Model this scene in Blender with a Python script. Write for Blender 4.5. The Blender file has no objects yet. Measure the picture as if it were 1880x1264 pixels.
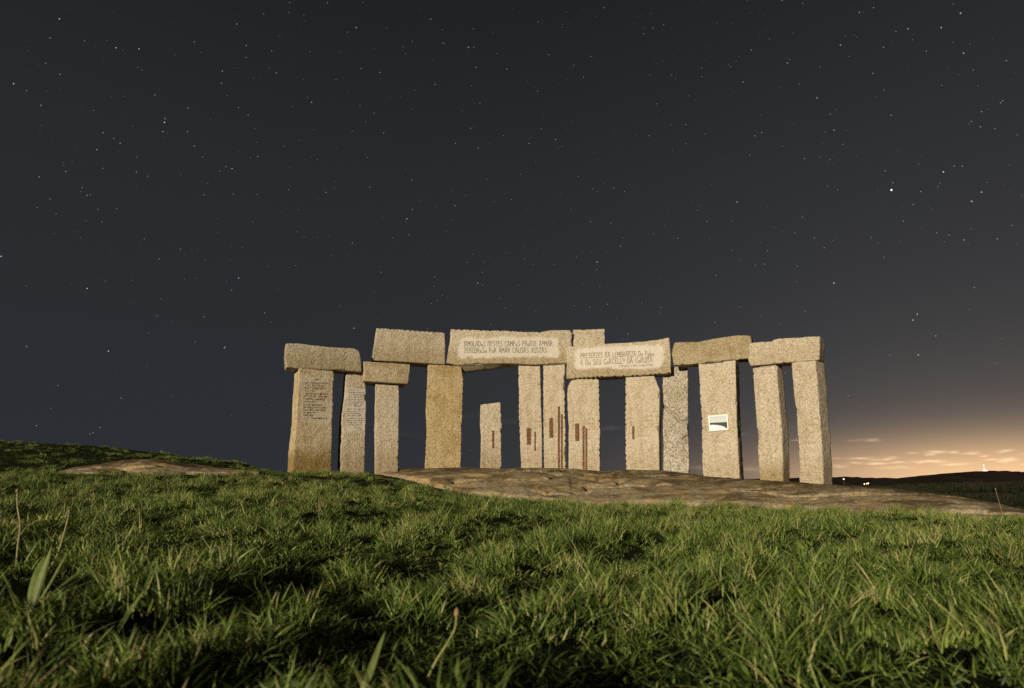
import bpy, bmesh, math, random
import numpy as np
from mathutils import Vector

random.seed(7)
RNG = np.random.default_rng(11)
scene = bpy.context.scene
COL = scene.collection
R = math.radians

# ------------------------------------------------------------------ camera
TILT = math.atan(253.0 / 1100.0)          # lens tilted up, horizon low in the frame
EYE = np.array([0.0, 0.0, 0.40])
cam_data = bpy.data.cameras.new("camera")
cam_data.sensor_width = 36.0
cam_data.lens = 1100.0 / 1880.0 * 36.0
cam_data.clip_start = 0.05
cam_data.clip_end = 30000.0
cam_data.dof.use_dof = True
cam_data.dof.focus_distance = 13.5
cam_data.dof.aperture_fstop = 3.6
cam = bpy.data.objects.new("camera", cam_data)
cam.location = EYE
cam.rotation_euler = (math.pi / 2 + TILT, 0, 0)
COL.objects.link(cam)
scene.camera = cam

# ------------------------------------------------------------------ sky
CT, ST = math.cos(TILT), math.sin(TILT)


def ray(u, v):
    """direction of a photograph pixel (1880 x 1264)"""
    xc = (u - 940.0) / 1100.0
    yc = (632.0 - v) / 1100.0
    return np.array([xc, CT - yc * ST, ST + yc * CT])


def azel(u, v):
    d = ray(u, v)
    return math.atan2(d[0], d[1]), math.atan2(d[2], math.hypot(d[0], d[1]))


SUN_AZ = R(31.0)      # light comes from behind the camera, to its left
SUN_EL = R(10.5)

world = bpy.data.worlds.new("World")
scene.world = world
world.use_nodes = True
wn = world.node_tree.nodes
wl = world.node_tree.links
wn.clear()


class NT:
    """small helper to write node graphs as expressions"""

    def __init__(self, nodes, links):
        self.n, self.l = nodes, links

    def put(self, sock, val):
        if val is None:
            return
        if hasattr(val, "is_linked"):
            self.l.new(val, sock)
        else:
            sock.default_value = val

    def m(self, op, a, b=None, c=None, clamp=False):
        nd = self.n.new("ShaderNodeMath")
        nd.operation = op
        nd.use_clamp = clamp
        self.put(nd.inputs[0], a)
        self.put(nd.inputs[1], b)
        self.put(nd.inputs[2], c)
        return nd.outputs[0]

    def mix(self, f, a, b, mode='MIX'):
        nd = self.n.new("ShaderNodeMix")
        nd.data_type = 'RGBA'
        nd.blend_type = mode
        self.put(nd.inputs[0], f)
        self.put(nd.inputs[6], a)
        self.put(nd.inputs[7], b)
        return nd.outputs[2]

    def ramp(self, f, stops, interp='LINEAR'):
        nd = self.n.new("ShaderNodeValToRGB")
        cr = nd.color_ramp
        cr.interpolation = interp
        while len(cr.elements) < len(stops):
            cr.elements.new(0.5)
        for e, (p, c) in zip(cr.elements, stops):
            e.position = p
            e.color = (*c, 1.0) if len(c) == 3 else c
        self.put(nd.inputs[0], f)
        return nd.outputs[0]

    def rng(self, f, a, b, c=0.0, d=1.0, smooth=False):
        nd = self.n.new("ShaderNodeMapRange")
        if smooth:
            nd.interpolation_type = 'SMOOTHSTEP'
        self.put(nd.inputs[0], f)
        for i, x in enumerate((a, b, c, d)):
            nd.inputs[i + 1].default_value = x
        return nd.outputs[0]

    def noise(self, vec, scale, detail=3.0, rough=0.55, dist=0.0):
        nd = self.n.new("ShaderNodeTexNoise")
        self.put(nd.inputs['Vector'], vec)
        nd.inputs['Scale'].default_value = scale
        nd.inputs['Detail'].default_value = detail
        nd.inputs['Roughness'].default_value = rough
        nd.inputs['Distortion'].default_value = dist
        return nd.outputs[0]

    def voro(self, vec, scale, feature='F1', out=0):
        nd = self.n.new("ShaderNodeTexVoronoi")
        nd.feature = feature
        self.put(nd.inputs['Vector'], vec)
        nd.inputs['Scale'].default_value = scale
        return nd.outputs[out]

    def vec(self, vec, loc=(0, 0, 0), scale=(1, 1, 1)):
        nd = self.n.new("ShaderNodeMapping")
        self.put(nd.inputs[0], vec)
        nd.inputs['Location'].default_value = loc
        nd.inputs['Scale'].default_value = scale
        return nd.outputs[0]


W = NT(wn, wl)
tc = wn.new("ShaderNodeTexCoord")
dirv = tc.outputs['Generated']
sep = wn.new("ShaderNodeSeparateXYZ")
wl.new(dirv, sep.inputs[0])
dx, dy, dz = sep.outputs
az = W.m('ARCTAN2', dx, dy)
el = W.m('ARCSINE', dz)
elp = W.m('MAXIMUM', el, 0.0)
# night sky: nearly even, a little bluer and lighter low down
base = W.ramp(W.m('DIVIDE', elp, 1.5708), [
    (0.0, (0.0250, 0.0280, 0.0335)), (0.10, (0.0246, 0.0270, 0.0318)),
    (0.30, (0.0212, 0.0228, 0.0258)), (0.48, (0.0144, 0.0152, 0.0166)),
    (1.0, (0.0110, 0.0115, 0.0125))])
# light of the town beyond the hills, to the right
GLOW_AZ = azel(1875, 870)[0]
daz = W.m('SUBTRACT', az, GLOW_AZ)


def gauss(x, w):
    q = W.m('DIVIDE', x, w)
    return W.m('EXPONENT', W.m('MULTIPLY', W.m('MULTIPLY', q, q), -1.0))


def expo(x, h):
    return W.m('EXPONENT', W.m('DIVIDE', x, -h))


g_wide = W.m('MULTIPLY', gauss(daz, 0.56), expo(elp, 0.24))
g_mid = W.m('MULTIPLY', gauss(daz, 0.31), expo(elp, 0.062))
g_low = W.m('MULTIPLY', gauss(daz, 0.25), gauss(elp, 0.050))


def scaled(col, f):
    nd = wn.new("ShaderNodeVectorMath")
    nd.operation = 'SCALE'
    nd.inputs[0].default_value = col
    W.put(nd.inputs[3], f)
    return nd.outputs[0]


def vadd(a, b):
    nd = wn.new("ShaderNodeVectorMath")
    nd.operation = 'ADD'
    W.put(nd.inputs[0], a)
    W.put(nd.inputs[1], b)
    return nd.outputs[0]


sky = vadd(base, scaled((0.050, 0.046, 0.044), g_wide))
sky = vadd(sky, scaled((0.24, 0.165, 0.100), g_mid))
sky = vadd(sky, scaled((0.74, 0.43, 0.175), g_low))
# thin flat clouds catching the town's light (position in the sky: azimuth, elevation)
ZX, ZY, ZS = 1500.0, 740.0, 4.947
CLOUDS = [(500, 342, 66, 14, .5), (360, 337, 70, 9, .25), (870, 458, 45, 10, .6), (1090, 447, 78, 15, .85), (1040, 468, 58, 9, .8),
          (1240, 452, 50, 10, .75), (1400, 461, 74, 12, .8), (1715, 438, 52, 12, .7), (1510, 486, 40, 8, .6), (180, 507, 52, 8, .5),
          (410, 502, 110, 12, .85), (530, 518, 70, 8, .7), (640, 512, 58, 13, .7), (350, 546, 62, 13, .65), (550, 551, 98, 14, .9),
          (730, 542, 66, 11, .8), (1020, 535, 148, 15, .85), (1240, 560, 105, 15, .6), (205, 578, 62, 17, .6), (1730, 520, 70, 20, .7),
          (1580, 515, 60, 10, .6), (700, 592, 170, 15, .35), (-170, 345, 60, 10, .55), (-60, 560, 60, 18, .4), (1960, 470, 80, 14, .7),
          (2150, 520, 120, 16, .7), (2000, 560, 130, 16, .5)]
CLOUDS = [(ZX + a / ZS, ZY + b / ZS, c / ZS, d / ZS, s) for a, b, c, d, s in CLOUDS]
CLOUDS += [(1120, 787, 16, 3.5, .16), (690, 781, 26, 4, .07), (742, 799, 24, 4, .07), (866, 765, 26, 4.5, .06), (936, 775, 22, 5, .07),
           (1290, 860, 30, 5, .25), (1380, 862, 26, 5, .3), (1345, 800, 22, 4, .12), (560, 770, 40, 5, .04), (2050, 800, 40, 6, .4)]
wv = wn.new("ShaderNodeCombineXYZ")
wl.new(W.m('MULTIPLY', az, 38.0), wv.inputs[0])
wl.new(W.m('MULTIPLY', el, 130.0), wv.inputs[1])
warp = W.m('SUBTRACT', W.noise(wv.outputs[0], 1.0, 4.0, 0.6), 0.5)
wv2 = wn.new("ShaderNodeCombineXYZ")
wl.new(W.m('MULTIPLY', az, 60.0), wv2.inputs[0])
wl.new(W.m('MULTIPLY', el, 420.0), wv2.inputs[1])
tex = W.noise(wv2.outputs[0], 1.0, 3.0, 0.6)
azw = W.m('MULTIPLY_ADD', warp, 0.020, az)
elw = W.m('MULTIPLY_ADD', warp, 0.0085, el)
tot = None
for (cu, cv, cw, ch, cs) in CLOUDS:
    a0, e0 = azel(cu, cv)
    a1, _ = azel(cu + cw, cv)
    _, e1 = azel(cu, cv - ch)
    qa = W.m('DIVIDE', W.m('SUBTRACT', azw, a0), a1 - a0)
    qe = W.m('DIVIDE', W.m('SUBTRACT', elw, e0), max(e1 - e0, 1e-4))
    # flatter below than above
    qe = W.m('MAXIMUM', qe, W.m('MULTIPLY', qe, -1.5))
    d2 = W.m('ADD', W.m('MULTIPLY', qa, qa), W.m('MULTIPLY', qe, qe))
    g = W.m('MULTIPLY', W.m('EXPONENT', W.m('MULTIPLY', d2, -0.9)), cs)
    tot = g if tot is None else W.m('MAXIMUM', tot, g)
tot = W.m('MULTIPLY', tot, W.rng(tex, 0.25, 0.7, 0.62, 1.15))
cl_light = W.m('MULTIPLY_ADD', gauss(daz, 0.42), 0.75, 0.25)
sky = vadd(sky, scaled((0.56, 0.385, 0.24), W.m('MULTIPLY', tot, cl_light)))
bg = wn.new("ShaderNodeBackground")
wl.new(sky, bg.inputs[0])
bg.inputs[1].default_value = 1.0
wo = wn.new("ShaderNodeOutputWorld")
wl.new(bg.outputs[0], wo.inputs[0])

# ------------------------------------------------------------------ the one light: low, warm, from behind left
sun_data = bpy.data.lights.new("sun", 'SUN')
sun_data.energy = 4.9
sun_data.angle = R(1.5)
sun_data.color = (1.0, 0.865, 0.645)
sun = bpy.data.objects.new("sun", sun_data)
sun_dir = Vector((-math.sin(SUN_AZ) * math.cos(SUN_EL), -math.cos(SUN_AZ) * math.cos(SUN_EL), math.sin(SUN_EL)))
sun.rotation_euler = sun_dir.to_track_quat('Z', 'Y').to_euler()
sun.location = (-10, -20, 10)
COL.objects.link(sun)

scene.view_settings.view_transform = 'Standard'
scene.view_settings.look = 'None'
scene.view_settings.exposure = 0.0
scene.view_settings.gamma = 1.0
scene.view_settings.use_curve_mapping = False
scene.render.engine = 'CYCLES'
scene.cycles.max_bounces = 4
scene.cycles.diffuse_bounces = 2
scene.cycles.transmission_bounces = 2
scene.cycles.use_denoising = False
world.cycles.sampling_method = 'NONE'


# ------------------------------------------------------------------ helpers
def at(u, v, y):
    """point on the ray of a pixel at distance y in front of the camera"""
    d = ray(u, v)
    return EYE + d * (y / d[1])


def project(p):
    """world points (n,3) to photograph pixels"""
    q = p - EYE
    f = q[:, 1] * CT + q[:, 2] * ST
    up = -q[:, 1] * ST + q[:, 2] * CT
    return 940 + 1100 * q[:, 0] / f, 632 - 1100 * up / f


def _hash(ix, iy, iz, seed):
    h = (ix.astype(np.int64) * 374761393 + iy.astype(np.int64) * 668265263 + iz.astype(np.int64) * 2147483647 + seed * 1274126177) & 0xFFFFFFFF
    h = ((h ^ (h >> 13)) * 1274126177) & 0xFFFFFFFF
    h = (h ^ (h >> 16)) & 0xFFFFFFFF
    return h / 4294967295.0


def vnoise(p, seed=0):
    """value noise in -1..1 at points (n,3)"""
    f = np.floor(p)
    t = p - f
    t = t * t * t * (t * (t * 6 - 15) + 10)
    i = f.astype(np.int64)
    out = 0
    for a in (0, 1):
        for b in (0, 1):
            for c in (0, 1):
                w = (t[:, 0] if a else 1 - t[:, 0]) * (t[:, 1] if b else 1 - t[:, 1]) * (t[:, 2] if c else 1 - t[:, 2])
                out = out + w * _hash(i[:, 0] + a, i[:, 1] + b, i[:, 2] + c, seed)
    return out * 2 - 1


def fbm(p, scale, octaves=3, seed=0, gain=0.5):
    s, a, tot = 0, 1.0, 0
    q = p * scale
    for k in range(octaves):
        s = s + a * vnoise(q + 17.3 * k, seed + k)
        tot += a
        a *= gain
        q = q * 2.03
    return s / tot


def noise2(x, y, scale, octaves=3, seed=0):
    p = np.stack([np.ravel(x), np.ravel(y), np.full(np.size(x), 0.37)], 1)
    return fbm(p, scale, octaves, seed).reshape(np.shape(x))


def mesh_obj(name, verts, faces, mat=None, parent=None, smooth=True):
    me = bpy.data.meshes.new(name)
    verts = np.asarray(verts, dtype=np.float32)
    if isinstance(faces, np.ndarray):
        me.vertices.add(len(verts))
        me.vertices.foreach_set("co", verts.ravel())
        k = faces.shape[1]
        me.loops.add(faces.size)
        me.loops.foreach_set("vertex_index", faces.ravel().astype(np.int32))
        me.polygons.add(len(faces))
        me.polygons.foreach_set("loop_start", np.arange(0, faces.size, k, dtype=np.int32))
        me.update(calc_edges=True)
        me.validate()
    else:
        me.from_pydata([tuple(v) for v in verts.tolist()], [], faces)
        me.update()
    me.polygons.foreach_set("use_smooth", np.full(len(me.polygons), smooth, dtype=bool))
    if mat:
        me.materials.append(mat)
    o = bpy.data.objects.new(name, me)
    COL.objects.link(o)
    if parent:
        o.parent = parent
    return o


def tag(o, label, cat=None, group=None, kind=None):
    if label:
        o["label"] = label
    if cat:
        o["category"] = cat
    if group:
        o["group"] = group
    if kind:
        o["kind"] = kind
    return o


def empty(name, loc=(0, 0, 0), rz=0.0):
    o = bpy.data.objects.new(name, None)
    o.location = loc
    o.rotation_euler = (0, 0, rz)
    COL.objects.link(o)
    return o


def attr(me, name, vals, typ='FLOAT'):
    a = me.attributes.new(name, typ, 'POINT')
    a.data.foreach_set("value" if typ in ('FLOAT', 'INT') else "vector", np.asarray(vals, dtype=np.int32 if typ == 'INT' else np.float32).ravel())


def interp(x, pts):
    return np.interp(x, [p[0] for p in pts], [p[1] for p in pts])


def new_mat(name):
    m = bpy.data.materials.new(name)
    m.use_nodes = True
    n, l = m.node_tree.nodes, m.node_tree.links
    b = n["Principled BSDF"]
    b.inputs["Specular IOR Level"].default_value = 0.25
    return m, NT(n, l), b


def bump(T, b, h, strength, dist):
    nd = T.n.new("ShaderNodeBump")
    nd.inputs["Strength"].default_value = strength
    nd.inputs["Distance"].default_value = dist
    T.put(nd.inputs["Height"], h)
    T.l.new(nd.outputs[0], b.inputs["Normal"])


def coords(T, kind='Object'):
    return T.n.new("ShaderNodeTexCoord").outputs[kind]


def gattr(T, name, typ='GEOMETRY'):
    nd = T.n.new("ShaderNodeAttribute")
    nd.attribute_type = typ
    nd.attribute_name = name
    return nd


def simple_mat(name, col, rough=0.8, var=0.25, scale=30.0, emit=None, strength=0.0):
    m, T, b = new_mat(name)
    f = T.noise(coords(T), scale, 3.0)
    c = T.mix(T.rng(f, 0.3, 0.7), tuple(x * (1 - var) for x in col) + (1,), tuple(min(1, x * (1 + var)) for x in col) + (1,))
    T.l.new(c, b.inputs["Base Color"])
    b.inputs["Roughness"].default_value = rough
    if emit:
        b.inputs["Emission Color"].default_value = (*emit, 1)
        b.inputs["Emission Strength"].default_value = strength
        m.cycles.emission_sampling = 'NONE'
    return m


# ------------------------------------------------------------------ materials
def granite(name, light, mid, dark, stain, stain_amt=0.5, seed=0.0, foot=0.0, speck=1.0):
    """coarse dressed granite: crystals, broad staining, paler where dressed smooth (attribute 'pale')"""
    m, T, b = new_mat(name)
    oc = T.vec(coords(T), loc=(seed, seed * 0.7, -seed))
    oi = T.n.new("ShaderNodeObjectInfo")
    n1 = T.noise(oc, 26.0, 3.0, 0.65)
    n2 = T.noise(oc, 75.0, 2.0, 0.6)
    cells = T.voro(oc, 62.0, 'F1', 1)
    cs = T.n.new("ShaderNodeSeparateColor")
    T.l.new(cells, cs.inputs[0])
    grain = T.m('ADD', T.m('MULTIPLY', n1, 0.52), T.m('ADD', T.m('MULTIPLY', n2, 0.18), T.m('MULTIPLY', cs.outputs[0], 0.30)))
    lo, hi = 0.5 - 0.22 / speck, 0.5 + 0.19 / speck
    c = T.ramp(grain, [(max(0.0, lo), dark), (0.46, mid), (min(1.0, hi), light)])
    # broad staining
    big = T.noise(oc, 1.7, 5.0, 0.62, 0.6)
    st = T.m('MULTIPLY', T.rng(big, 0.42, 0.72, 0, 1, True), stain_amt, clamp=True)
    c = T.mix(st, c, (*stain, 1), 'MULTIPLY')
    streak = T.noise(T.vec(oc, scale=(7.0, 7.0, 0.7)), 1.0, 4.0, 0.6)
    c = T.mix(T.m('MULTIPLY', T.rng(streak, 0.50, 0.72), 0.45), c, (0.62, 0.55, 0.42, 1), 'MULTIPLY')
    blot = T.noise(T.vec(oc, loc=(4, 9, 2)), 4.5, 5.0, 0.7, 0.4)
    c = T.mix(T.m('MULTIPLY', T.rng(blot, 0.58, 0.68, 0, 1, True), 0.42), c, (0.60, 0.58, 0.47, 1), 'MULTIPLY')
    whit = T.noise(T.vec(oc, loc=(7, 1, 5)), 7.0, 4.0, 0.7)
    c = T.mix(T.m('MULTIPLY', T.rng(whit, 0.64, 0.72, 0, 1, True), 0.30), c, (0.62, 0.58, 0.50, 1))
    if foot > 0:
        sp = T.n.new("ShaderNodeSeparateXYZ")
        T.l.new(coords(T), sp.inputs[0])
        hgt = T.m('ADD', sp.outputs[2], T.m('MULTIPLY', T.m('SUBTRACT', big, 0.5), 0.9))
        ft = T.m('MULTIPLY', T.rng(hgt, 0.15, 0.62, 1, 0, True), foot)
        c = T.mix(ft, c, (0.55, 0.46, 0.27, 1), 'MULTIPLY')
    pale = gattr(T, "pale").outputs['Fac']
    pc = T.mix(T.rng(grain, 0.3, 0.7), (0.47, 0.43, 0.375, 1), (0.63, 0.59, 0.535, 1))
    c = T.mix(pale, c, pc)
    T.l.new(c, b.inputs["Base Color"])
    b.inputs["Roughness"].default_value = 0.88
    n3 = T.noise(oc, 34.0, 3.0, 0.6)
    pit = T.m('ADD', n3, T.m('ADD', T.m('MULTIPLY', T.voro(oc, 30.0), 0.6), T.m('MULTIPLY', T.noise(oc, 13.0, 3.0), 1.4)))
    h = T.m('MULTIPLY', pit, T.m('SUBTRACT', 1.0, T.m('MULTIPLY', pale, 0.75)))
    bump(T, b, h, 0.6, 0.018)
    return m


def rock_mat():
    m, T, b = new_mat("outcrop_granite")
    oc = coords(T)
    st = T.vec(oc, scale=(0.5, 0.9, 1.3))
    n1 = T.noise(st, 2.2, 6.0, 0.62, 0.5)
    n2 = T.noise(oc, 16.0, 4.0, 0.65)
    n3 = T.noise(oc, 55.0, 2.0, 0.6)
    g = T.m('ADD', T.m('MULTIPLY', n2, 0.6), T.m('MULTIPLY', n3, 0.4))
    c = T.ramp(g, [(0.30, (0.095, 0.074, 0.045)), (0.5, (0.255, 0.205, 0.128)), (0.68, (0.50, 0.41, 0.27))])
    # ochre and grey lichen, dark seepage
    li = T.noise(oc, 2.6, 5.0, 0.65, 0.3)
    c = T.mix(T.m('MULTIPLY', T.rng(li, 0.50, 0.60, 0, 1, True), 0.6), c, (0.36, 0.235, 0.095, 1))
    gl = T.noise(T.vec(oc, loc=(3.1, 7, 2)), 5.5, 5.0, 0.7, 0.2)
    c = T.mix(T.m('MULTIPLY', T.rng(gl, 0.60, 0.68, 0, 1, True), 0.6), c, (0.46, 0.43, 0.36, 1))
    c = T.mix(T.m('MULTIPLY', T.rng(n1, 0.47, 0.60, 0, 1, True), 0.80), c, (0.30, 0.27, 0.19, 1), 'MULTIPLY')
    # shade on the flat crown under low light, painted into the colour in patches
    cr = gattr(T, "crown").outputs['Fac']
    cm = T.m('MULTIPLY', cr, T.rng(T.noise(oc, 3.5, 5.0, 0.7), 0.35, 0.6, 0.25, 0.95, True))
    c = T.mix(cm, c, (0.36, 0.34, 0.24, 1), 'MULTIPLY')
    T.l.new(c, b.inputs["Base Color"])
    b.inputs["Roughness"].default_value = 0.9
    crack = T.voro(T.vec(oc, scale=(0.5, 1.2, 2.6)), 1.6, 'DISTANCE_TO_EDGE')
    ck = T.rng(crack, 0.0, 0.03, 0.6, 1.0)
    h = T.m('ADD', T.m('MULTIPLY', T.noise(oc, 26.0, 5.0, 0.7), 0.5), T.m('ADD', T.m('MULTIPLY', T.noise(st, 6.0, 5.0, 0.65), 1.2), T.m('MULTIPLY', ck, 0.5)))
    bump(T, b, h, 0.75, 0.03)
    return m


def soil_mat():
    m, T, b = new_mat("turf_soil")
    oc = coords(T)
    f = T.noise(oc, 9.0, 5.0, 0.65)
    c = T.ramp(f, [(0.3, (0.006, 0.007, 0.004)), (0.55, (0.013, 0.016, 0.006)), (0.75, (0.028, 0.027, 0.012))])
    T.l.new(c, b.inputs["Base Color"])
    b.inputs["Roughness"].default_value = 1.0
    b.inputs["Specular IOR Level"].default_value = 0.05
    bump(T, b, T.noise(oc, 30.0, 4.0), 0.8, 0.03)
    return m


def blade_mat(name, stops, dry, translucent=0.20, dry_amt=1.0):
    m, T, b = new_mat(name)
    blv = gattr(T, "bl").outputs['Fac']
    tv = gattr(T, "along").outputs['Fac']
    tint = gattr(T, "tint", 'INSTANCER').outputs['Fac']
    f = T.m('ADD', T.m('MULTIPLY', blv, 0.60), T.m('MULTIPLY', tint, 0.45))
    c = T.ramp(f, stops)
    # old blades bleach to straw, tips first
    d = T.m('MULTIPLY', T.rng(T.m('ADD', blv, T.m('MULTIPLY', T.m('SUBTRACT', tint, 0.5), 0.35)), 0.88, 0.97), dry_amt)
    d = T.m('MAXIMUM', d, T.m('MULTIPLY', T.rng(tv, 0.75, 1.0), T.rng(blv, 0.5, 0.8, 0, 0.5)))
    c = T.mix(d, c, (*dry, 1))
    T.l.new(c, b.inputs["Base Color"])
    b.inputs["Roughness"].default_value = 0.5
    b.inputs["Specular IOR Level"].default_value = 0.3
    tr = T.n.new("ShaderNodeBsdfTranslucent")
    T.l.new(c, tr.inputs[0])
    mx = T.n.new("ShaderNodeMixShader")
    mx.inputs[0].default_value = translucent
    T.l.new(b.outputs[0], mx.inputs[1])
    T.l.new(tr.outputs[0], mx.inputs[2])
    T.l.new(mx.outputs[0], T.n["Material Output"].inputs[0])
    return m


MAT = {}
WARM = dict(light=(0.57, 0.50, 0.395), mid=(0.395, 0.34, 0.252), dark=(0.15, 0.122, 0.085), stain=(0.75, 0.66, 0.48))
MAT['beige'] = granite("beige_granite", **WARM, stain_amt=0.45, seed=1.0, foot=0.45)
MAT['pale'] = granite("pale_granite", (0.60, 0.53, 0.425), (0.43, 0.37, 0.28), (0.18, 0.148, 0.105), (0.82, 0.74, 0.58), 0.5, 5.0, foot=0.3)
MAT['pale_foot'] = granite("pale_granite_stained_foot", (0.60, 0.53, 0.425), (0.43, 0.37, 0.28), (0.18, 0.148, 0.105), (0.82, 0.74, 0.58), 0.35, 8.0, foot=0.8)
MAT['ochre'] = granite("ochre_granite", (0.52, 0.41, 0.245), (0.345, 0.265, 0.14), (0.16, 0.118, 0.055), (0.62, 0.50, 0.28), 0.6, 12.0)
MAT['tan'] = granite("tan_granite", (0.50, 0.42, 0.29), (0.34, 0.28, 0.18), (0.14, 0.11, 0.065), (0.66, 0.57, 0.38), 0.6, 33.0)
MAT['gold'] = granite("golden_granite", (0.60, 0.51, 0.36), (0.44, 0.365, 0.24), (0.19, 0.15, 0.09), (0.66, 0.52, 0.30), 0.6, 15.0, foot=1.0)
MAT['olive'] = granite("lichen_granite", (0.44, 0.375, 0.25), (0.29, 0.24, 0.15), (0.13, 0.105, 0.06), (0.60, 0.54, 0.32), 0.6, 21.0)
MAT['grey'] = granite("grey_granite", (0.56, 0.51, 0.43), (0.34, 0.30, 0.24), (0.10, 0.088, 0.068), (0.66, 0.62, 0.52), 0.7, 27.0, speck=1.35)
MAT['rock'] = rock_mat()
MAT['soil'] = soil_mat()
MAT['ink'] = simple_mat("carved_lettering", (0.22, 0.178, 0.13), 0.95, 0.35, 60)
MAT['ink_soft'] = simple_mat("worn_carved_lettering", (0.16, 0.12, 0.076), 0.95, 0.4, 60)


def rust_mat():
    m, T, b = new_mat("rusty_inlay")
    oc = coords(T)
    f = T.noise(oc, 55.0, 3.0, 0.7)
    c = T.ramp(f, [(0.34, (0.050, 0.022, 0.010)), (0.50, (0.120, 0.050, 0.020)), (0.58, (0.16, 0.08, 0.036)), (0.64, (0.36, 0.27, 0.17))])
    T.l.new(c, b.inputs["Base Color"])
    b.inputs["Roughness"].default_value = 0.95
    bump(T, b, T.noise(oc, 45.0, 4.0), 0.7, 0.01)
    return m


MAT['rust'] = rust_mat()

# ------------------------------------------------------------------ terrain
# rock outcrop under the stones: where its foot meets the grass and where its crown stands against the sky
BACK_Y = [(500, 14.8), (575, 15.0), (650, 15.6), (710, 16.0), (815, 16.15), (900, 16.5), (973, 16.2), (1072, 15.9), (1180, 15.3),
          (1240, 15.0), (1320, 14.2), (1412, 13.6), (1485, 12.9), (1560, 12.4), (1700, 11.9), (1870, 11.2), (1960, 10.7)]
CROWN_V = [(700, 863), (730, 862), (780, 860), (850, 858), (920, 861), (1000, 861), (1050, 863), (1100, 866), (1150, 863), (1215, 864), (1270, 870),
           (1300, 875), (1360, 880), (1440, 884), (1530, 890), (1600, 897), (1700, 905), (1780, 917), (1870, 934), (1960, 950)]
FOOT_Y = [(700, 15.6), (730, 15.3), (790, 14.4), (850, 13.4), (1000, 12.6), (1200, 12.2), (1400, 11.6), (1600, 10.7), (1870, 10.3), (1960, 10.2)]
FOOT_V = [(700, 866), (730, 870), (790, 884), (850, 901), (1000, 913), (1100, 921), (1200, 918), (1300, 920), (1400, 923), (1480, 930),
          (1600, 937), (1750, 941), (1870, 943), (1960, 958)]
LB_CROWN_V = [(100, 868), (130, 860), (190, 851), (230, 846), (262, 844), (300, 846), (340, 851), (400, 858), (440, 862), (480, 867)]
LB_FOOT_V = [(100, 869), (130, 864), (200, 869), (300, 870), (400, 868), (440, 866), (480, 868)]

ctrl = []


def C(u, v, y, dz=0.0):
    p = at(u, v, y)
    ctrl.append((p[0], p[1], p[2] + dz))


for x in (-6, -3, 0, 3, 6):
    for y in (-3, 0, 1.6):
        ctrl.append((x, y, -0.022 * x))
for x, y, z in ((-4, 4, 0.17), (-2, 4, 0.09), (0, 4, 0.03), (2, 4, -0.01), (4, 4, -0.07), (-6, 8, 0.25), (-3, 8, 0.15), (0, 8, 0.07), (3, 8, 0.00),
                (6, 8, -0.09), (9, 8, -0.18)):
    ctrl.append((x, y, z))
for u in (800, 900, 1000, 1100, 1200, 1300, 1400, 1500, 1600, 1700, 1800, 1900):
    C(u, interp(u, FOOT_V), interp(u, FOOT_Y), -0.10)
    C(u, interp(u, CROWN_V), interp(u, BACK_Y), -0.34)
    C(u, interp(u, CROWN_V) + 30, interp(u, BACK_Y) + 3.0, -0.1)
for u in (520, 580, 640, 700):
    C(u, interp(u, [(520, 858), (580, 860), (640, 862), (700, 863)]), interp(u, BACK_Y), -0.13)
    C(u, 880, interp(u, BACK_Y) - 3.2)
    C(u, 885, interp(u, BACK_Y) + 4.0)
for u, v, y in ((0, 811, 21), (130, 817, 21), (300, 835, 20.5), (400, 851, 20), (470, 858, 18.5), (-300, 790, 22), (-700, 780, 24),
                (0, 850, 15.5), (-300, 850, 15), (130, 866, 14.8), (280, 868, 14.5), (430, 868, 14.6), (130, 872, 13.0), (280, 877, 12.6), (430, 877, 12.6),
                (0, 880, 10.5), (200, 890, 10.5), (400, 894, 10.5), (600, 900, 10.5), (800, 913, 10.5)):
    C(u, v, y)
ctrl = np.array(ctrl)
_n = len(ctrl)
_d = np.hypot(ctrl[:, None, 0] - ctrl[None, :, 0], ctrl[:, None, 1] - ctrl[None, :, 1])
_K = np.where(_d > 0, _d * _d * np.log(np.maximum(_d, 1e-9)), 0) + 0.05 * np.eye(_n)
_P = np.c_[np.ones(_n), ctrl[:, :2]]
_A = np.block([[_K, _P], [_P.T, np.zeros((3, 3))]])
_w = np.linalg.solve(_A, np.r_[ctrl[:, 2], 0, 0, 0])


def sstep(x, a, b):
    t = np.clip((x - a) / (b - a), 0, 1)
    return t * t * (3 - 2 * t)


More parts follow.
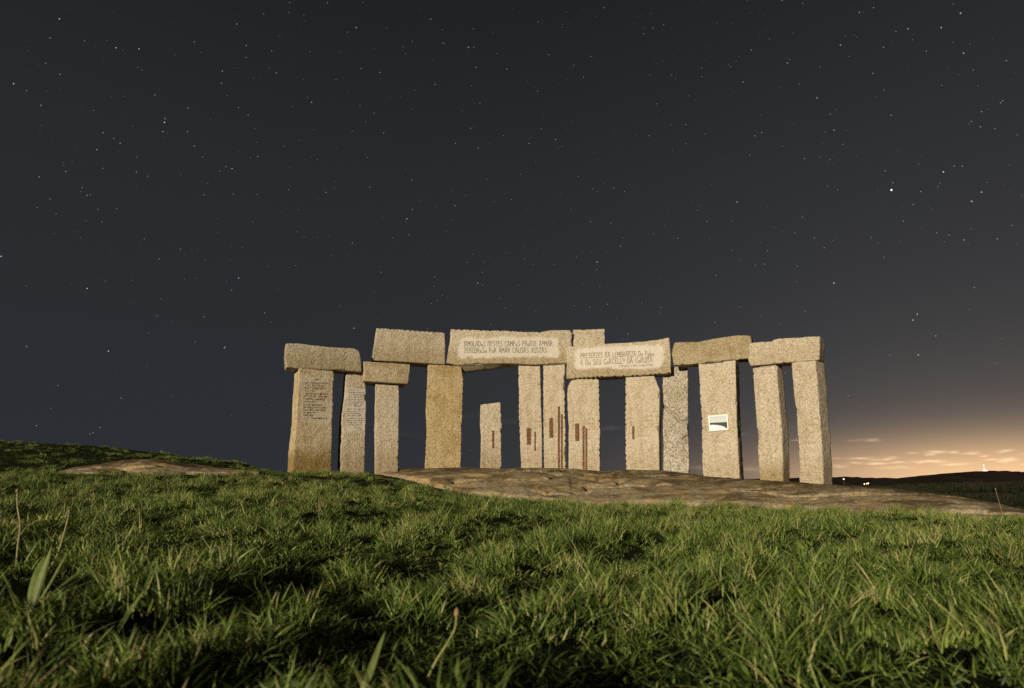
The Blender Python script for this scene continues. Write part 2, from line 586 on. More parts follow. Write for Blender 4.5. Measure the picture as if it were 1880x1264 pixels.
def ground_z(x, y):
    x = np.asarray(x, float)
    y = np.asarray(y, float)
    sh = x.shape
    xr, yr = x.ravel(), y.ravel()
    xc, yc = np.clip(xr, -26, 20), np.clip(yr, -4, 27)
    z = np.zeros_like(xr)
    for i in range(0, len(xr), 20000):
        s = slice(i, i + 20000)
        d = np.hypot(xc[s, None] - ctrl[None, :, 0], yc[s, None] - ctrl[None, :, 1])
        K = np.where(d > 0, d * d * np.log(np.maximum(d, 1e-9)), 0)
        z[s] = K @ _w[:_n] + _w[_n] + _w[_n + 1] * xc[s] + _w[_n + 2] * yc[s]
    z = np.clip(z, -2.5, 3.0)
    zf = -1.42 + sstep(yr, 24, 66) * (1.05 * sstep(xr, 4, 30) + 0.62 * sstep(xr, 40, 58)) - 0.8 * sstep(-xr, -5, 20)
    zf = zf + 0.18 * noise2(xr, yr, 0.06, 3, 5) * sstep(yr, 24, 40)
    far = sstep(np.hypot(xr, yr), 75, 260)
    zf = zf * (1 - far) - 9.0 * far
    k = np.maximum(sstep(yr, 21, 29), np.maximum(sstep(np.abs(xr), 22, 34), sstep(-yr, 4, 12)))
    z = z * (1 - k) + np.where(yr < 0, 0.0, zf) * k
    near = 1 - sstep(np.hypot(xr, yr), 18, 40)
    near = near * (1 - 0.8 * sstep(yr, 10.5, 13.0))
    near = near * (0.40 + 0.60 * sstep(yr, 2.0, 5.0))
    z = z + near * (0.085 * noise2(xr, yr, 0.7, 2, 3) + 0.060 * noise2(xr, yr, 1.7, 2, 9) * sstep(yr, 0.5, 2.0))
    return z.reshape(sh)


def spaced(lo, hi, step, far, growth=1.22):
    c = list(np.arange(lo, hi + 1e-6, step))
    d, a, b = step, c[0], c[-1]
    left, right = [], []
    while a > -far or b < far:
        d *= growth
        a -= d
        b += d
        if a > -far * 1.3:
            left.append(a)
        if b < far * 1.3:
            right.append(b)
    return np.array(left[::-1] + c + right)


gx = spaced(-18, 15, 0.14, 9000)
gy = spaced(-2, 24, 0.14, 9000)
GX, GY = np.meshgrid(gx, gy)
GZ = ground_z(GX, GY)


def grid_faces(nu, nv):
    i = np.arange(nv - 1)[:, None] * nu + np.arange(nu - 1)[None, :]
    return np.stack([i, i + 1, i + 1 + nu, i + nu], -1).reshape(-1, 4)


ground = mesh_obj("ground", np.stack([GX, GY, GZ], -1).reshape(-1, 3), grid_faces(len(gx), len(gy)), MAT['soil'])
tag(ground, "dark turf ground sloping up to the left", kind="structure")


def rock_strip(name, us, foot_v, foot_y, crown_v, crown_y, back, seed, amp=0.05, recess=None, start=None):
    """whale-backed granite outcrop: rises from the grass at its foot, rounds over its crown, falls away behind"""
    ts = np.r_[-0.12, -0.06, np.linspace(0, 1, 70), 1 + np.linspace(0.04, 1, 18)]
    U, T_ = np.meshgrid(us, ts)
    fy, cy = interp(U, foot_y), interp(U, crown_y)
    fz = EYE[2] + np.vectorize(lambda u, v, y: ray(u, v)[2] * y / ray(u, v)[1])(us, interp(us, foot_v), interp(us, foot_y))
    cz = EYE[2] + np.vectorize(lambda u, v, y: ray(u, v)[2] * y / ray(u, v)[1])(us, interp(us, crown_v), interp(us, crown_y))
    cz = np.maximum(cz, fz + 0.01)
    tt = np.clip(T_, 0, 1)
    Y = fy + (cy - fy) * tt
    # ends run into the ground
    prof = 1 - (1 - tt) ** 1.75
    Z = fz[None, :] + (cz - fz)[None, :] * prof
    b = np.clip(T_ - 1, 0, 1)
    Y = Y + b * back
    Z = Z - (b ** 1.6) * 1.1
    Z = Z + np.clip(T_, -1, 0) * 3.0
    Y = Y + np.clip(T_, -1, 0) * 1.2
    # x from the pixel column at that depth
    X = (U - 940) / 1100.0 * (Y * CT + (Z - EYE[2]) * ST)
    p = np.stack([X, Y, Z], -1).reshape(-1, 3)
    q = p * np.array([0.6, 1.0, 1.4])
    body = (tt * (1 - tt) * 4).ravel() ** 0.5
    crest = np.exp(-((T_.ravel() - 1) / 0.10) ** 2)
    n = fbm(q, 0.9, 4, seed) * 1.0
    ledge = np.abs(fbm(q * np.array([0.6, 1.1, 1.6]), 0.75, 4, seed + 3))
    cut = -0.15 * np.exp(-(ledge / 0.035) ** 2)
    disp = (amp * 2.6 * n + cut) * (0.2 + body) * (1 - 0.85 * crest)
    disp += 0.022 * fbm(p, 5.0, 3, seed + 8) * (1 - 0.7 * crest)
    if recess:
        for (u0, u1, t0, t1, dep) in recess:
            uu, t2 = U.ravel(), T_.ravel()
            disp -= dep * (sstep(uu, u0 - 3, u0 + 3) * (1 - sstep(uu, u1 - 3, u1 + 3))) * (sstep(t2, t0 - .04, t0 + .04) * (1 - sstep(t2, t1 - .06, t1 + .06)))
    p[:, 2] += disp * 0.8
    p[:, 1] -= disp * 0.6 * (1 - tt.ravel())
    o = mesh_obj(name, p, grid_faces(len(us), len(ts)), MAT['rock'])
    attr(o.data, "crown", (sstep(T_, 0.30, 0.75)).ravel())
    return o


big_rock = rock_strip("rock_outcrop", np.linspace(705, 1955, 420), FOOT_V, FOOT_Y, CROWN_V, BACK_Y, 2.2, 31, recess=[(1046, 1064, 0.16, 0.46, 0.055)])
tag(big_rock, "long low granite outcrop carrying the standing stones and sloping down to the right", "rock")
small_rock = rock_strip("rock_outcrop", np.linspace(105, 475, 160), LB_FOOT_V, [(100, 13.6), (300, 13.2), (480, 13.8)], LB_CROWN_V, [(100, 15.2), (480, 15.4)], 1.0, 57, 0.03)
tag(small_rock, "low brown granite hump alone in the grass below the left slope", "rock")


# ------------------------------------------------------------------ stones
def resample(pts, n):
    p = np.array(pts, float)
    d = np.r_[0, np.cumsum(np.hypot(*np.diff(p, axis=0).T))]
    t = np.linspace(0, d[-1], n)
    return np.stack([np.interp(t, d, p[:, 0]), np.interp(t, d, p[:, 1])], 1)


class Stone:
    """A split granite block. Its front outline is measured in the photograph and set on an upright plane
    at its own distance and turn; the block has real thickness behind that face."""

    def __init__(self, name, label, mat, top, right, bottom, left, uref, yref, yaw, depth, bury=0.0, grooves=None, pale=None, seed=0,
                 rough=0.009, wear=0.009, taper=0.96, crack=None, belly=None):
        self.yaw = R(yaw)
        self.t = np.array([math.cos(self.yaw), math.sin(self.yaw), 0])
        self.nrm = np.array([math.sin(self.yaw), -math.cos(self.yaw), 0])
        self.p0 = at(uref, 860, yref)
        # the origin: on the front plane, at the foot of the stone
        pts = [self.plane(*q) for q in bottom]
        zmin = min(p[1] for p in pts)
        self.z0 = zmin if bury else min(p[1] for p in pts)
        conv = lambda L: np.array([self.plane(*q) for q in L])
        tp, rt, bt, lf = conv(top), conv(right), conv(bottom), conv(left)
        if bury:
            bt = bt + np.array([0, -bury])
            rt = np.vstack([rt, bt[-1]])
            lf = np.vstack([lf, bt[0]])
        self.z0 = zmin
        Hh = tp[:, 1].max() - bt[:, 1].min()
        Ww = tp[:, 0].max() - tp[:, 0].min()
        step = 0.021
        na, nb, nc = int(Ww / step) + 2, int(Hh / step) + 2, max(8, int(depth / 0.035))
        cT, cB = resample(tp, na), resample(bt, na)
        cL, cR = resample(lf, nb), resample(rt, nb)
        # lattice points on the surface of the block
        idx = -np.ones((na, nb, nc), int)
        surf = np.zeros((na, nb, nc), bool)
        surf[0], surf[-1], surf[:, 0], surf[:, -1], surf[:, :, 0], surf[:, :, -1] = (True,) * 6
        ia, ib, ic = np.nonzero(surf)
        idx[ia, ib, ic] = np.arange(len(ia))
        a, b, c = ia / (na - 1), ib / (nb - 1), ic / (nc - 1)
        A, B = a[:, None], b[:, None]
        pt = (1 - B) * cT[ia] + B * cB[ia] + (1 - A) * cL[ib] + A * cR[ib] \
            - ((1 - A) * (1 - B) * cT[0] + A * (1 - B) * cT[-1] + (1 - A) * B * cB[0] + A * B * cB[-1])
        ctr = np.array([pt[:, 0].mean(), 0])
        tp_ = 1 - (1 - taper) * c
        s = ctr[0] + (pt[:, 0] - ctr[0]) * tp_
        z = pt[:, 1]
        L = np.stack([s, c * depth, z], 1)
        dist = np.stack([a * Ww, (1 - a) * Ww, b * Hh, (1 - b) * Hh, c * depth, (1 - c) * depth], 1)
        FN = np.array([[-1, 0, 0], [1, 0, 0], [0, 0, 1], [0, 0, -1], [0, -1, 0], [0, 1, 0]], float)
        w = np.exp(-dist / 0.018)
        N = w @ FN
        N /= np.maximum(np.linalg.norm(N, axis=1, keepdims=True), 1e-6)
        edge = np.clip(w.sum(1) - 1, 0, 2)
        sd = seed * 13 + 5
        q = L + seed * 3.7
        front = w[:, 4]
        # panels dressed flat for inscriptions
        wp = self.world(L)
        pu, pv = project(wp)
        pm = np.zeros(len(L))
        if pale:
            (x0, y0l, x1, y0r, y1l, y1r, amt) = pale
            fx = np.clip((pu - x0) / (x1 - x0), 0, 1)
            yt, yb = y0l + (y0r - y0l) * fx, y1l + (y1r - y1l) * fx
            jit = 4.5 * fbm(q, 2.6, 3, sd + 40) + 2.2 * fbm(q, 11.0, 2, sd + 41)
            ex, ey = np.minimum(pu - x0, x1 - pu), np.minimum(pv - yt, yb - pv)
            rr = 7.0
            din = np.where((ex < rr) & (ey < rr), rr - np.hypot(rr - ex, rr - ey), np.minimum(ex, ey)) + jit
            pm = sstep(din, -3.0, 3.4) * (c < 1e-6) * amt
        rgh = rough * fbm(q, 3.2, 3, sd) + rough * 0.55 * fbm(q, 12.0, 2, sd + 4)
        rgh = rgh + rough * 1.3 * fbm(q, 1.1, 2, sd + 9) * (1 - front * 0.7)
        flat = 1 - 0.95 * np.clip(pm * 1.4, 0, 1)
        L = L + N * (rgh * flat)[:, None]
        L = L - N * (edge * wear * (0.55 + 0.9 * np.abs(fbm(q, 6.0, 3, sd + 20))))[:, None]
        # chips bitten out of the arrises
        chip = np.clip(fbm(q, 3.4, 2, sd + 30) - 0.30, 0, 1) * 0.14
        L = L - N * (chip * np.clip(edge, 0, 1))[:, None]
        # half-round drill grooves where the block was split
        for g in (grooves or []):
            side, per, dep, lo, hi = g
            k = {'l': 0, 'r': 1, 't': 2, 'b': 3}[side]
            run = (1 - b) if side in 'lr' else a
            coord = L[:, 2] if side in 'lr' else L[:, 0]
            cell = np.round(coord / per)
            js = _hash(cell.astype(np.int64), cell.astype(np.int64) * 0, cell.astype(np.int64) * 0 + k, sd)
            off = (coord - (cell + (js - 0.5) * 0.25) * per)
            gp = np.exp(-(off / 0.021) ** 2) * dep * (0.5 + 0.9 * js)
            gp *= (run >= lo) * (run <= hi) * (js > 0.22)
            reach = np.exp(-c * depth / 0.35)
            L = L - FN[k] * (gp * np.exp(-dist[:, k] / 0.014) * reach)[:, None]
        if crack:
            for (pl, wd, dp) in crack:
                best = np.full(len(L), 9.0)
                pp = np.array([self.plane(*x) for x in pl])
                lx = np.stack([L[:, 0], L[:, 2]], 1)
                for e0, e1 in zip(pp[:-1], pp[1:]):
                    ev = e1 - e0
                    tt = np.clip(((lx - e0) @ ev) / (ev @ ev), 0, 1)
                    best = np.minimum(best, np.linalg.norm(lx - e0 - tt[:, None] * ev, axis=1) + 0.008 * fbm(q, 14, 2, 3))
                L = L + np.array([0, 1, 0]) * (dp * np.exp(-(best / wd) ** 2) * (c < 1e-6))[:, None]
        if belly:
            amt_, a_0, a_1 = belly
            sh = np.interp(a, [a_0, a_0 + .10, a_0 + .22, a_0 + .4, a_1], [0, 1, .9, .6, 0]) * (1 + 0.25 * fbm(q, 4.0, 3, 88))
            L[:, 2] -= amt_ * sh * sstep(c, 0.0, 0.8) * sstep(b, 0.5, 1.0)
        L[:, 2] -= self.z0
        # faces
        F = []

        def quad(P, flip):
            a_, b_, c_, d_ = P[:-1, :-1], P[1:, :-1], P[1:, 1:], P[:-1, 1:]
            f = np.stack([a_, b_, c_, d_] if not flip else [a_, d_, c_, b_], -1).reshape(-1, 4)
            F.append(f)
        quad(idx[:, :, 0], True)
        quad(idx[:, :, -1], False)
        quad(idx[0], True)
        quad(idx[-1], False)
        quad(idx[:, 0], False)
        quad(idx[:, -1], True)
        self.o = mesh_obj(name, L, np.vstack(F), MAT[mat])
        attr(self.o.data, "pale", pm)
        self.o.location = self.p0 + np.array([0, 0, self.z0 - self.p0[2]])
        self.o.rotation_euler = (0, 0, self.yaw)
        tag(self.o, label, "stone")

    def plane(self, u, v):
        d = ray(u, v)
        k = ((self.p0 - EYE) @ self.nrm) / (d @ self.nrm)
        p = EYE + d * k
        return np.array([(p - self.p0) @ self.t, p[2]])

    def world(self, L):
        back = -self.nrm
        return self.p0[None, :] * np.array([1, 1, 0]) + L[:, :1] * self.t + L[:, 1:2] * back + L[:, 2:3] * np.array([0, 0, 1])

    def on(self, u, v, off=0.004):
        s, z = self.plane(u, v)
        return np.array([s, -off, z - self.z0])


STANDING = "upright stones of the circle"
LINTELS = "lintel stones laid across the uprights"
S = {}
S['p1'] = Stone("standing_stone", "golden upright stone with a carved poem, first from the left of the monument", 'gold',
                [(549, 676), (580, 676.5), (613.5, 678)], [(613.5, 678), (614, 694), (611.5, 723), (612.7, 742), (610, 773), (610, 803), (609, 860)],
                [(537, 859), (609, 861)], [(549, 676), (548, 700), (546, 723), (544, 770), (541, 803), (538.5, 827), (537, 859)],
                575, 15.0, 31, 0.66, 0.35, [('r', .16, .03, 0, 1), ('l', .2, .02, 0, 1)], (550, 688, 609, 690, 776, 779, .28), 1)
S['p2'] = Stone("standing_stone", "narrow upright stone with a paler inscribed upper half, second from the left", 'beige',
                [(636, 682), (665, 683.5)], [(665, 683.5), (672, 700), (672.5, 740), (671.5, 792), (670, 863)],
                [(623.5, 862), (670, 863)], [(636, 682), (634.5, 704), (632.5, 732), (628, 761), (626, 792), (623.5, 862)],
                650, 15.6, 24, 0.50, 0.35, [('r', .3, .015, 0, 1)], (633, 711, 672, 712, 790, 792, .62), 2)
S['p3'] = Stone("standing_stone", "plain narrow upright under the small block, third from the left", 'beige',
                [(689, 702), (732.5, 703.5)], [(732.5, 703.5), (733, 740), (732, 800), (731.4, 860)], [(688.6, 863), (731.4, 861)],
                [(689, 702), (689, 740), (688, 790), (688.6, 863)], 710, 15.85, 17, 0.5, 0.35, [('r', .2, .015, 0, 1)], None, 3)
S['p4'] = Stone("standing_stone", "broad ochre yellow upright stone, the yellowest of all", 'ochre',
                [(785, 669.5), (815, 670.5), (849, 673.5)], [(849, 673.5), (850.7, 704), (849, 756), (847.6, 803), (846, 859)], [(780, 859), (846, 859)],
                [(785, 669.5), (783.6, 708), (781, 756), (783, 791), (780, 859)], 815, 16.12, 8, 0.6, 0.4,
                [('r', .17, .022, 0, 1), ('l', .22, .015, 0, 1)], None, 4)
S['p5'] = Stone("standing_stone", "short free-standing upright with one rusty bar, slanted top, no lintel above", 'beige',
                [(882, 743), (919, 739)], [(919, 739), (919.5, 756), (921.8, 772), (920, 803), (921, 861)], [(882, 860), (921, 861)],
                [(882, 743), (881.5, 780), (883, 803), (882, 860)], 900, 16.4, 4, 0.4, 0.4, [('r', .25, .015, 0, 1)], None, 5)
S['p6'] = Stone("standing_stone", "upright under the long inscribed lintel with a rusty rectangle and thin bar", 'pale',
                [(952, 671), (972, 670), (992, 669.5)], [(992, 669.5), (993, 720), (995, 790), (996, 861)], [(956.5, 861), (996, 861)],
                [(952, 671), (952.5, 720), (953, 780), (955, 820), (956.5, 861)], 973, 16.25, -2, 0.6, 0.4, [('l', .18, .02, 0, 1), ('r', .2, .012, 0, 1)], None, 6)
S['p7'] = Stone("standing_stone", "slim upright with two long rusty bars reaching down to the rock", 'pale',
                [(997, 671), (1037, 669.5)], [(1037, 669.5), (1037, 725), (1038, 780), (1039, 863)], [(999, 861), (1039, 863)],
                [(997, 671), (997, 720), (998, 800), (999, 861)], 1018, 16.2, -4, 0.6, 0.4, [('r', .16, .03, 0, .8), ('l', .2, .012, 0, 1)], None, 7)
S['p8'] = Stone("standing_stone", "upright below the left end of the lower inscribed lintel with chamfered shoulder and rusty marks", 'pale',
                [(1049.5, 696), (1075, 695.5), (1099.5, 695)], [(1099.5, 695), (1100.5, 732), (1101.7, 780), (1102, 867)], [(1043.6, 864), (1102, 867)],
                [(1049.5, 696), (1042, 711), (1041, 725), (1043.6, 780), (1043.6, 864)], 1072, 15.9, -9, 1.2, 0.4,
                [('r', .15, .025, 0, 1)], None, 8)
S['p9'] = Stone("standing_stone", "upright with one small rusty bar under the right end of the lower inscribed lintel", 'pale',
                [(1148, 693), (1175, 691.5), (1201.5, 690)], [(1201.5, 690), (1206, 702), (1211, 716), (1210, 790), (1211, 864)], [(1149, 864), (1211, 865)],
                [(1148, 693), (1148, 742), (1147.5, 790), (1149, 864)], 1180, 15.3, -20, 0.6, 0.4, [('l', .13, .026, 0, 1)], None, 9)
S['p10'] = Stone("standing_stone", "grey cracked upright stone, the greyest and roughest of the row", 'grey',
                 [(1217, 674.5), (1237, 672.5), (1262.5, 670)], [(1262.5, 670), (1263, 718), (1264, 790), (1265.6, 871)], [(1218, 865), (1265.6, 871)],
                 [(1217, 674.5), (1216, 742), (1217, 800), (1218, 865)], 1240, 15.35, -17, 0.5, 0.4, [], None, 10, rough=0.02,
                 crack=[([(1217, 745), (1231, 756), (1240, 762), (1247, 773), (1253, 775), (1264, 772)], 0.034, 0.11),
                        ([(1264, 800), (1255, 808)], 0.035, 0.07)])
S['p11'] = Stone("standing_stone", "broad pale upright stone carrying the small landscape photograph", 'pale',
                 [(1282, 668), (1318, 665), (1350.5, 661)], [(1350.5, 661), (1351, 700), (1352, 752), (1355.4, 837), (1359, 879)], [(1290, 873), (1359, 881)],
                 [(1282, 668), (1283.5, 695), (1285.4, 733), (1288, 766), (1289, 825), (1290, 873)], 1320, 14.2, -34, 0.45, 0.4,
                 [('l', .27, .035, 0, 1)], None, 11)
S['p12'] = Stone("standing_stone", "pale upright with a stained brown foot, second from the right end", 'pale_foot',
                 [(1381.5, 676), (1424, 668.5)], [(1424, 668.5), (1427, 700), (1431, 742), (1435, 790), (1437.5, 884)], [(1394.6, 882), (1437.5, 886)],
                 [(1381.5, 676), (1385, 718), (1388.7, 778), (1392, 837), (1394.6, 882)], 1412, 13.6, -44, 0.44, 0.4, [('l', .4, .015, 0, 1)], None, 12)
S['p13'] = Stone("standing_stone", "tall pale upright at the right end of the monument leaning inwards", 'pale',
                 [(1452.5, 666), (1496.6, 661.5)], [(1496.6, 661.5), (1502.6, 718), (1507, 790), (1512, 890)], [(1468, 888), (1512, 891)],
                 [(1452.5, 666), (1456, 707), (1462, 766), (1467, 825), (1468, 888)], 1485, 12.9, -48, 0.52, 0.4, [('r', .3, .015, 0, 1)], None, 13)
S['lA'] = Stone("lintel_stone", "lintel stone on the two inscribed uprights at the left end", 'beige',
                [(525, 631), (552, 631), (573, 634), (614, 638), (650, 640), (660, 645)], [(660, 645), (663.5, 667), (664.5, 683)],
                [(525, 674.5), (547, 676.5), (614, 680), (664.5, 683.5)], [(525, 631), (523.5, 650), (525, 674.5)],
                590, 15.05, 27, 0.55, 0, [('l', .1, .02, 0, 1)], None, 21)
S['lS'] = Stone("lintel_stone", "small tan lintel block bridging below the raised lintel on the left", 'tan',
                [(666.8, 663.5), (710, 666), (753.4, 669.5)], [(753.4, 669.5), (751.5, 690), (749, 705)], [(666.8, 699.5), (710, 703), (749, 705.5)],
                [(666.8, 663.5), (667, 680), (666.8, 699.5)], 710, 15.68, 17, 0.75, 0, [], None, 22)
S['lB'] = Stone("lintel_stone", "raised plain lintel stone with drill-notched top edge, second from the left", 'beige',
                [(691, 602.5), (730, 605), (775, 608), (817.5, 611)], [(817.5, 611), (818, 640), (817.5, 669.5)], [(682, 662), (740, 665), (817.5, 670)],
                [(691, 602.5), (687, 630), (682, 662)], 752, 16.2, 18, 0.6, 0, [('t', .135, .028, 0, 1), ('r', .2, .01, 0, 1)], None, 23)
S['lC'] = Stone("lintel_stone", "long inscribed lintel stone in the middle, two lines of lettering, the higher one", 'beige',
                [(827, 604.5), (860, 605.5), (893, 607), (926, 607.3), (962, 609.5), (993, 609.8), (1012, 606.5), (1045, 606.0), (1050.5, 611)],
                [(1050.5, 611), (1050, 634), (1043, 669)], [(819, 666.5), (840, 670.5), (880, 668.5), (926, 667), (974, 669.5), (1043, 669)],
                [(827, 604.5), (824, 637), (819, 666.5)], 935, 16.1, 1, 0.40, 0, [('t', .27, .035, 0, .75)], (842, 618.5, 1026, 620.5, 656, 657.5, .82), 24, belly=(0.15, 0.03, 0.60))
S['lD'] = Stone("lintel_stone", "inscribed lintel stone right of the middle, the lower one, saw-toothed bottom edge", 'beige',
                [(1039.5, 637.5), (1079, 633), (1120, 631), (1162, 628.5), (1200, 625), (1229, 619.5)], [(1229, 619.5), (1231, 650), (1232.4, 685.5)],
                [(1039.5, 696), (1075, 694), (1115, 692), (1172, 690.5), (1232.4, 686)], [(1039.5, 637.5), (1039.5, 665), (1039.5, 696)],
                1135, 15.5, -18, 0.55, 0, [('b', .115, .035, 0, 1)], (1055, 639, 1217, 632.5, 678, 675, .82), 25)
z8 = S['p8'].z0 + max(v.co.z for v in S['p8'].o.data.vertices)


def v_at(u, y, z):
    lo, hi = 200.0, 1200.0
    for _ in range(40):
        mid = (lo + hi) / 2
        if at(u, mid, y)[2] > z:
            lo = mid
        else:
            hi = mid
    return lo


vE = v_at(1080, 16.22, z8 - 0.03)
S['lE'] = Stone("lintel_stone", "plain lintel stone beside the long inscribed one, half hidden behind the lower inscribed lintel", 'beige',
                [(1051.5, 605.5), (1080, 605), (1110.5, 604)], [(1110.5, 604), (1111, 640), (1109, 665), (1096, 690), (1094, vE)], [(1051.5, vE), (1094, vE)],
                [(1051.5, 605.5), (1051.5, 640), (1051.5, vE)], 1080, 16.22, -4, 0.45, 0, [], None, 26)
S['lF'] = Stone("lintel_stone", "dark olive-brown lintel stone, the darkest lintel", 'olive',
                [(1237, 628), (1281, 627.5), (1307, 622.5), (1354, 615.4), (1379, 616)], [(1379, 616), (1379.5, 640), (1378.5, 658)],
                [(1237, 671.5), (1295, 667), (1352, 660.5), (1378.5, 658)], [(1237, 628), (1233, 650), (1237, 671.5)],
                1310, 14.5, -31, 0.45, 0, [('b', .2, .02, 0, 1)], None, 27)
S['lG'] = Stone("lintel_stone", "pale lintel stone on the two uprights at the right end", 'pale',
                [(1376, 630.5), (1413.6, 626), (1428, 622), (1461, 619.3), (1505, 617.5)], [(1505, 617.5), (1505, 640), (1504, 661.5)],
                [(1377, 672.5), (1418, 668.5), (1449, 666), (1504, 662)], [(1376, 630.5), (1373, 660), (1377, 672.5)],
                1440, 13.3, -41, 0.52, 0, [('b', .2, .02, 0, .6)], None, 28)
for k, st in S.items():
    st.o["group"] = STANDING if k[0] == 'p' else LINTELS


# rusty inlays let into the faces of the uprights
def inlay(st, u0, u1, v0, v1):
    pts = [st.on(u, v, 0.0) for u, v in ((u0, v0), (u1, v0), (u1, v1), (u0, v1))]
    V = []
    for dy in (-0.011, 0.03):
        for q in pts:
            V.append((q[0], dy, q[2]))
    F = [(3, 2, 1, 0), (4, 5, 6, 7), (0, 1, 5, 4), (1, 2, 6, 5), (2, 3, 7, 6), (3, 0, 4, 7)]
    o = mesh_obj("rust_inlay", V, F, MAT['rust'], st.o, smooth=False)
    return o


inlay(S['p5'], 903.6, 907.2, 791, 823)
inlay(S['p6'], 967, 974.8, 786, 817)
inlay(S['p6'], 981, 983.6, 793, 828.5)
inlay(S['p7'], 1008.5, 1015.2, 768, 804)
inlay(S['p7'], 1024, 1027.7, 746.6, 866)
inlay(S['p7'], 1029.6, 1033, 761, 866)
inlay(S['p8'], 1056, 1063.2, 778, 810)
inlay(S['p8'], 1069.5, 1073, 783, 868)
inlay(S['p8'], 1074.7, 1078, 786.5, 868)
inlay(S['p9'], 1160.7, 1164.8, 783, 807)

# ------------------------------------------------------------------ carved lettering, cut as strokes in the monument's own alphabet


def ring(cx, cy, rx, ry, n=10, a0=0.0, a1=2 * math.pi):
    return [(cx + rx * math.cos(a0 + (a1 - a0) * i / n), cy + ry * math.sin(a0 + (a1 - a0) * i / n)) for i in range(n + 1)]


GL = {
    'A': (.56, [[(0, 0), (.26, .98), (.54, 0)], [(.09, .34), (.45, .34)], [(.08, 1), (.46, 1)]]),
    'B': (.50, [[(0, 0), (0, 1), (.36, .96), (.42, .76), (.3, .58), (0, .53)], [(.3, .56), (.47, .38), (.44, .1), (.2, 0), (0, 0)]]),
    'b': (.46, [[(0, 1), (0, 0), (.3, 0), (.43, .18), (.36, .4), (0, .42)]]),
    'C': (.48, [[(.47, .82), (.36, .98), (.18, .95), (.05, .7), (.03, .35), (.14, .06), (.32, 0), (.47, .12)]]),
    'D': (.50, [[(0, 0), (0, 1), (.3, .93), (.47, .66), (.47, .34), (.3, .06), (0, 0)]]),
    'E': (.46, [[(.44, .95), (.22, 1), (.05, .78), (.03, .3), (.2, .02), (.45, .06)], [(.05, .52), (.36, .54)]]),
    'F': (.46, [[(.03, 0), (.03, 1), (.46, 1)], [(.03, .55), (.36, .57)]]),
    'I': (.12, [[(.06, 0), (.06, 1)]]),
    'L': (.42, [[(.03, 1), (.03, .03), (.38, .03), (.40, .2)]]),
    'M': (.60, [[(.02, 0), (.06, .98), (.28, .42), (.50, .98), (.56, 0)]]),
    'N': (.52, [[(.03, 0), (.03, 1), (.46, 1), (.30, .45), (.50, 0)]]),
    'O': (.52, [ring(.26, .5, .24, .48)]),
    'o': (.40, [ring(.20, .24, .18, .23)]),
    '0': (.40, [ring(.20, .70, .18, .25)]),
    'P': (.46, [[(.03, 0), (.03, 1), (.34, .96), (.44, .76), (.34, .54), (.03, .48)]]),
    'R': (.50, [[(.03, 0), (.03, 1), (.34, .96), (.44, .76), (.34, .54), (.03, .5)], [(.2, .5), (.48, 0)]]),
    'S': (.46, [[(.44, .86), (.3, .99), (.1, .93), (.05, .72), (.2, .54), (.38, .4), (.42, .18), (.28, .01), (.03, .08)]]),
    'T': (.46, [[(.03, .98), (.43, .98), (.16, .5), (.12, .14), (.24, .01), (.45, .05)]]),
    'U': (.50, [[(.04, 1), (.04, .15), (.18, 0), (.34, .02), (.46, .16)], [(.46, 1), (.46, 0)]]),
    'X': (.54, [[(0, 0), (.5, 1)], [(.04, 1), (.54, 0)]]),
    'Z': (.50, [[(.03, .98), (.46, .98), (.04, .03), (.48, .03)]]),
    '~': (.52, [[(.03, 0), (.03, .84), (.46, .84), (.30, .42), (.50, 0)], [(.06, 1.02), (.2, 1.1), (.32, 1.0), (.46, 1.08)]]),
    '.': (.12, [[(.03, .03), (.09, .05)]]),
    ' ': (.34, []),
}


def stroke(poly, w, V, F, place):
    for (x0, y0), (x1, y1) in zip(poly[:-1], poly[1:]):
        L_ = math.hypot(x1 - x0, y1 - y0)
        if L_ < 1e-6:
            continue
        ex, ey = (x1 - x0) / L_ * w * 0.35, (y1 - y0) / L_ * w * 0.35
        nx, ny = -(y1 - y0) / L_ * w / 2, (x1 - x0) / L_ * w / 2
        b = len(V)
        for px, py in ((x0 - ex + nx, y0 - ey + ny), (x1 + ex + nx, y1 + ey + ny), (x1 + ex - nx, y1 + ey - ny), (x0 - ex - nx, y0 - ey - ny)):
            V.append(place(px, py))
        F.append((b, b + 3, b + 2, b + 1))


def carve(st, lines, mat, weight=0.13, name="inscription", off=0.006):
    V, F = [], []
    k = [0]
    for text, (ul, vl), (ur, vr), cap in lines:
        adv = 0
        seq = []
        for ch in text:
            w, polys = GL[ch]
            seq.append((adv, polys))
            adv += w + .13
        adv -= .13
        for x0, polys in seq:
            for pl in polys:
                k[0] += 1
                dy = off + 0.0004 * (k[0] % 5)

                def place(px, py, x0=x0, dy=dy):
                    f = (x0 + px) / adv
                    return st.on(ul + (ur - ul) * f, vl + (vr - vl) * f - cap * py, dy)
                stroke(pl, weight, V, F, place)
    return mesh_obj(name, V, F, MAT[mat], st.o, smooth=False)


carve(S['lC'], [("INMOLADoS NESTES CAMPoS FRoNTE A0MAR", (851.5, 636.4), (1014, 635.9), 9.6),
                ("TENEBRoSo PoR AMAR CAUSAS XUSTAS", (852, 648.2), (1003.5, 647.8), 9.2)], 'ink', 0.10)
carve(S['lD'], [("PRESENTES NA LEMBRANZA Do Pobo", (1066, 658.6), (1200.5, 653.6), 9.6),
                ("E Do SEU CoNCELL0 DA CoRU~A.", (1066.5, 671), (1199.5, 665.4), 9.8)], 'ink', 0.10)


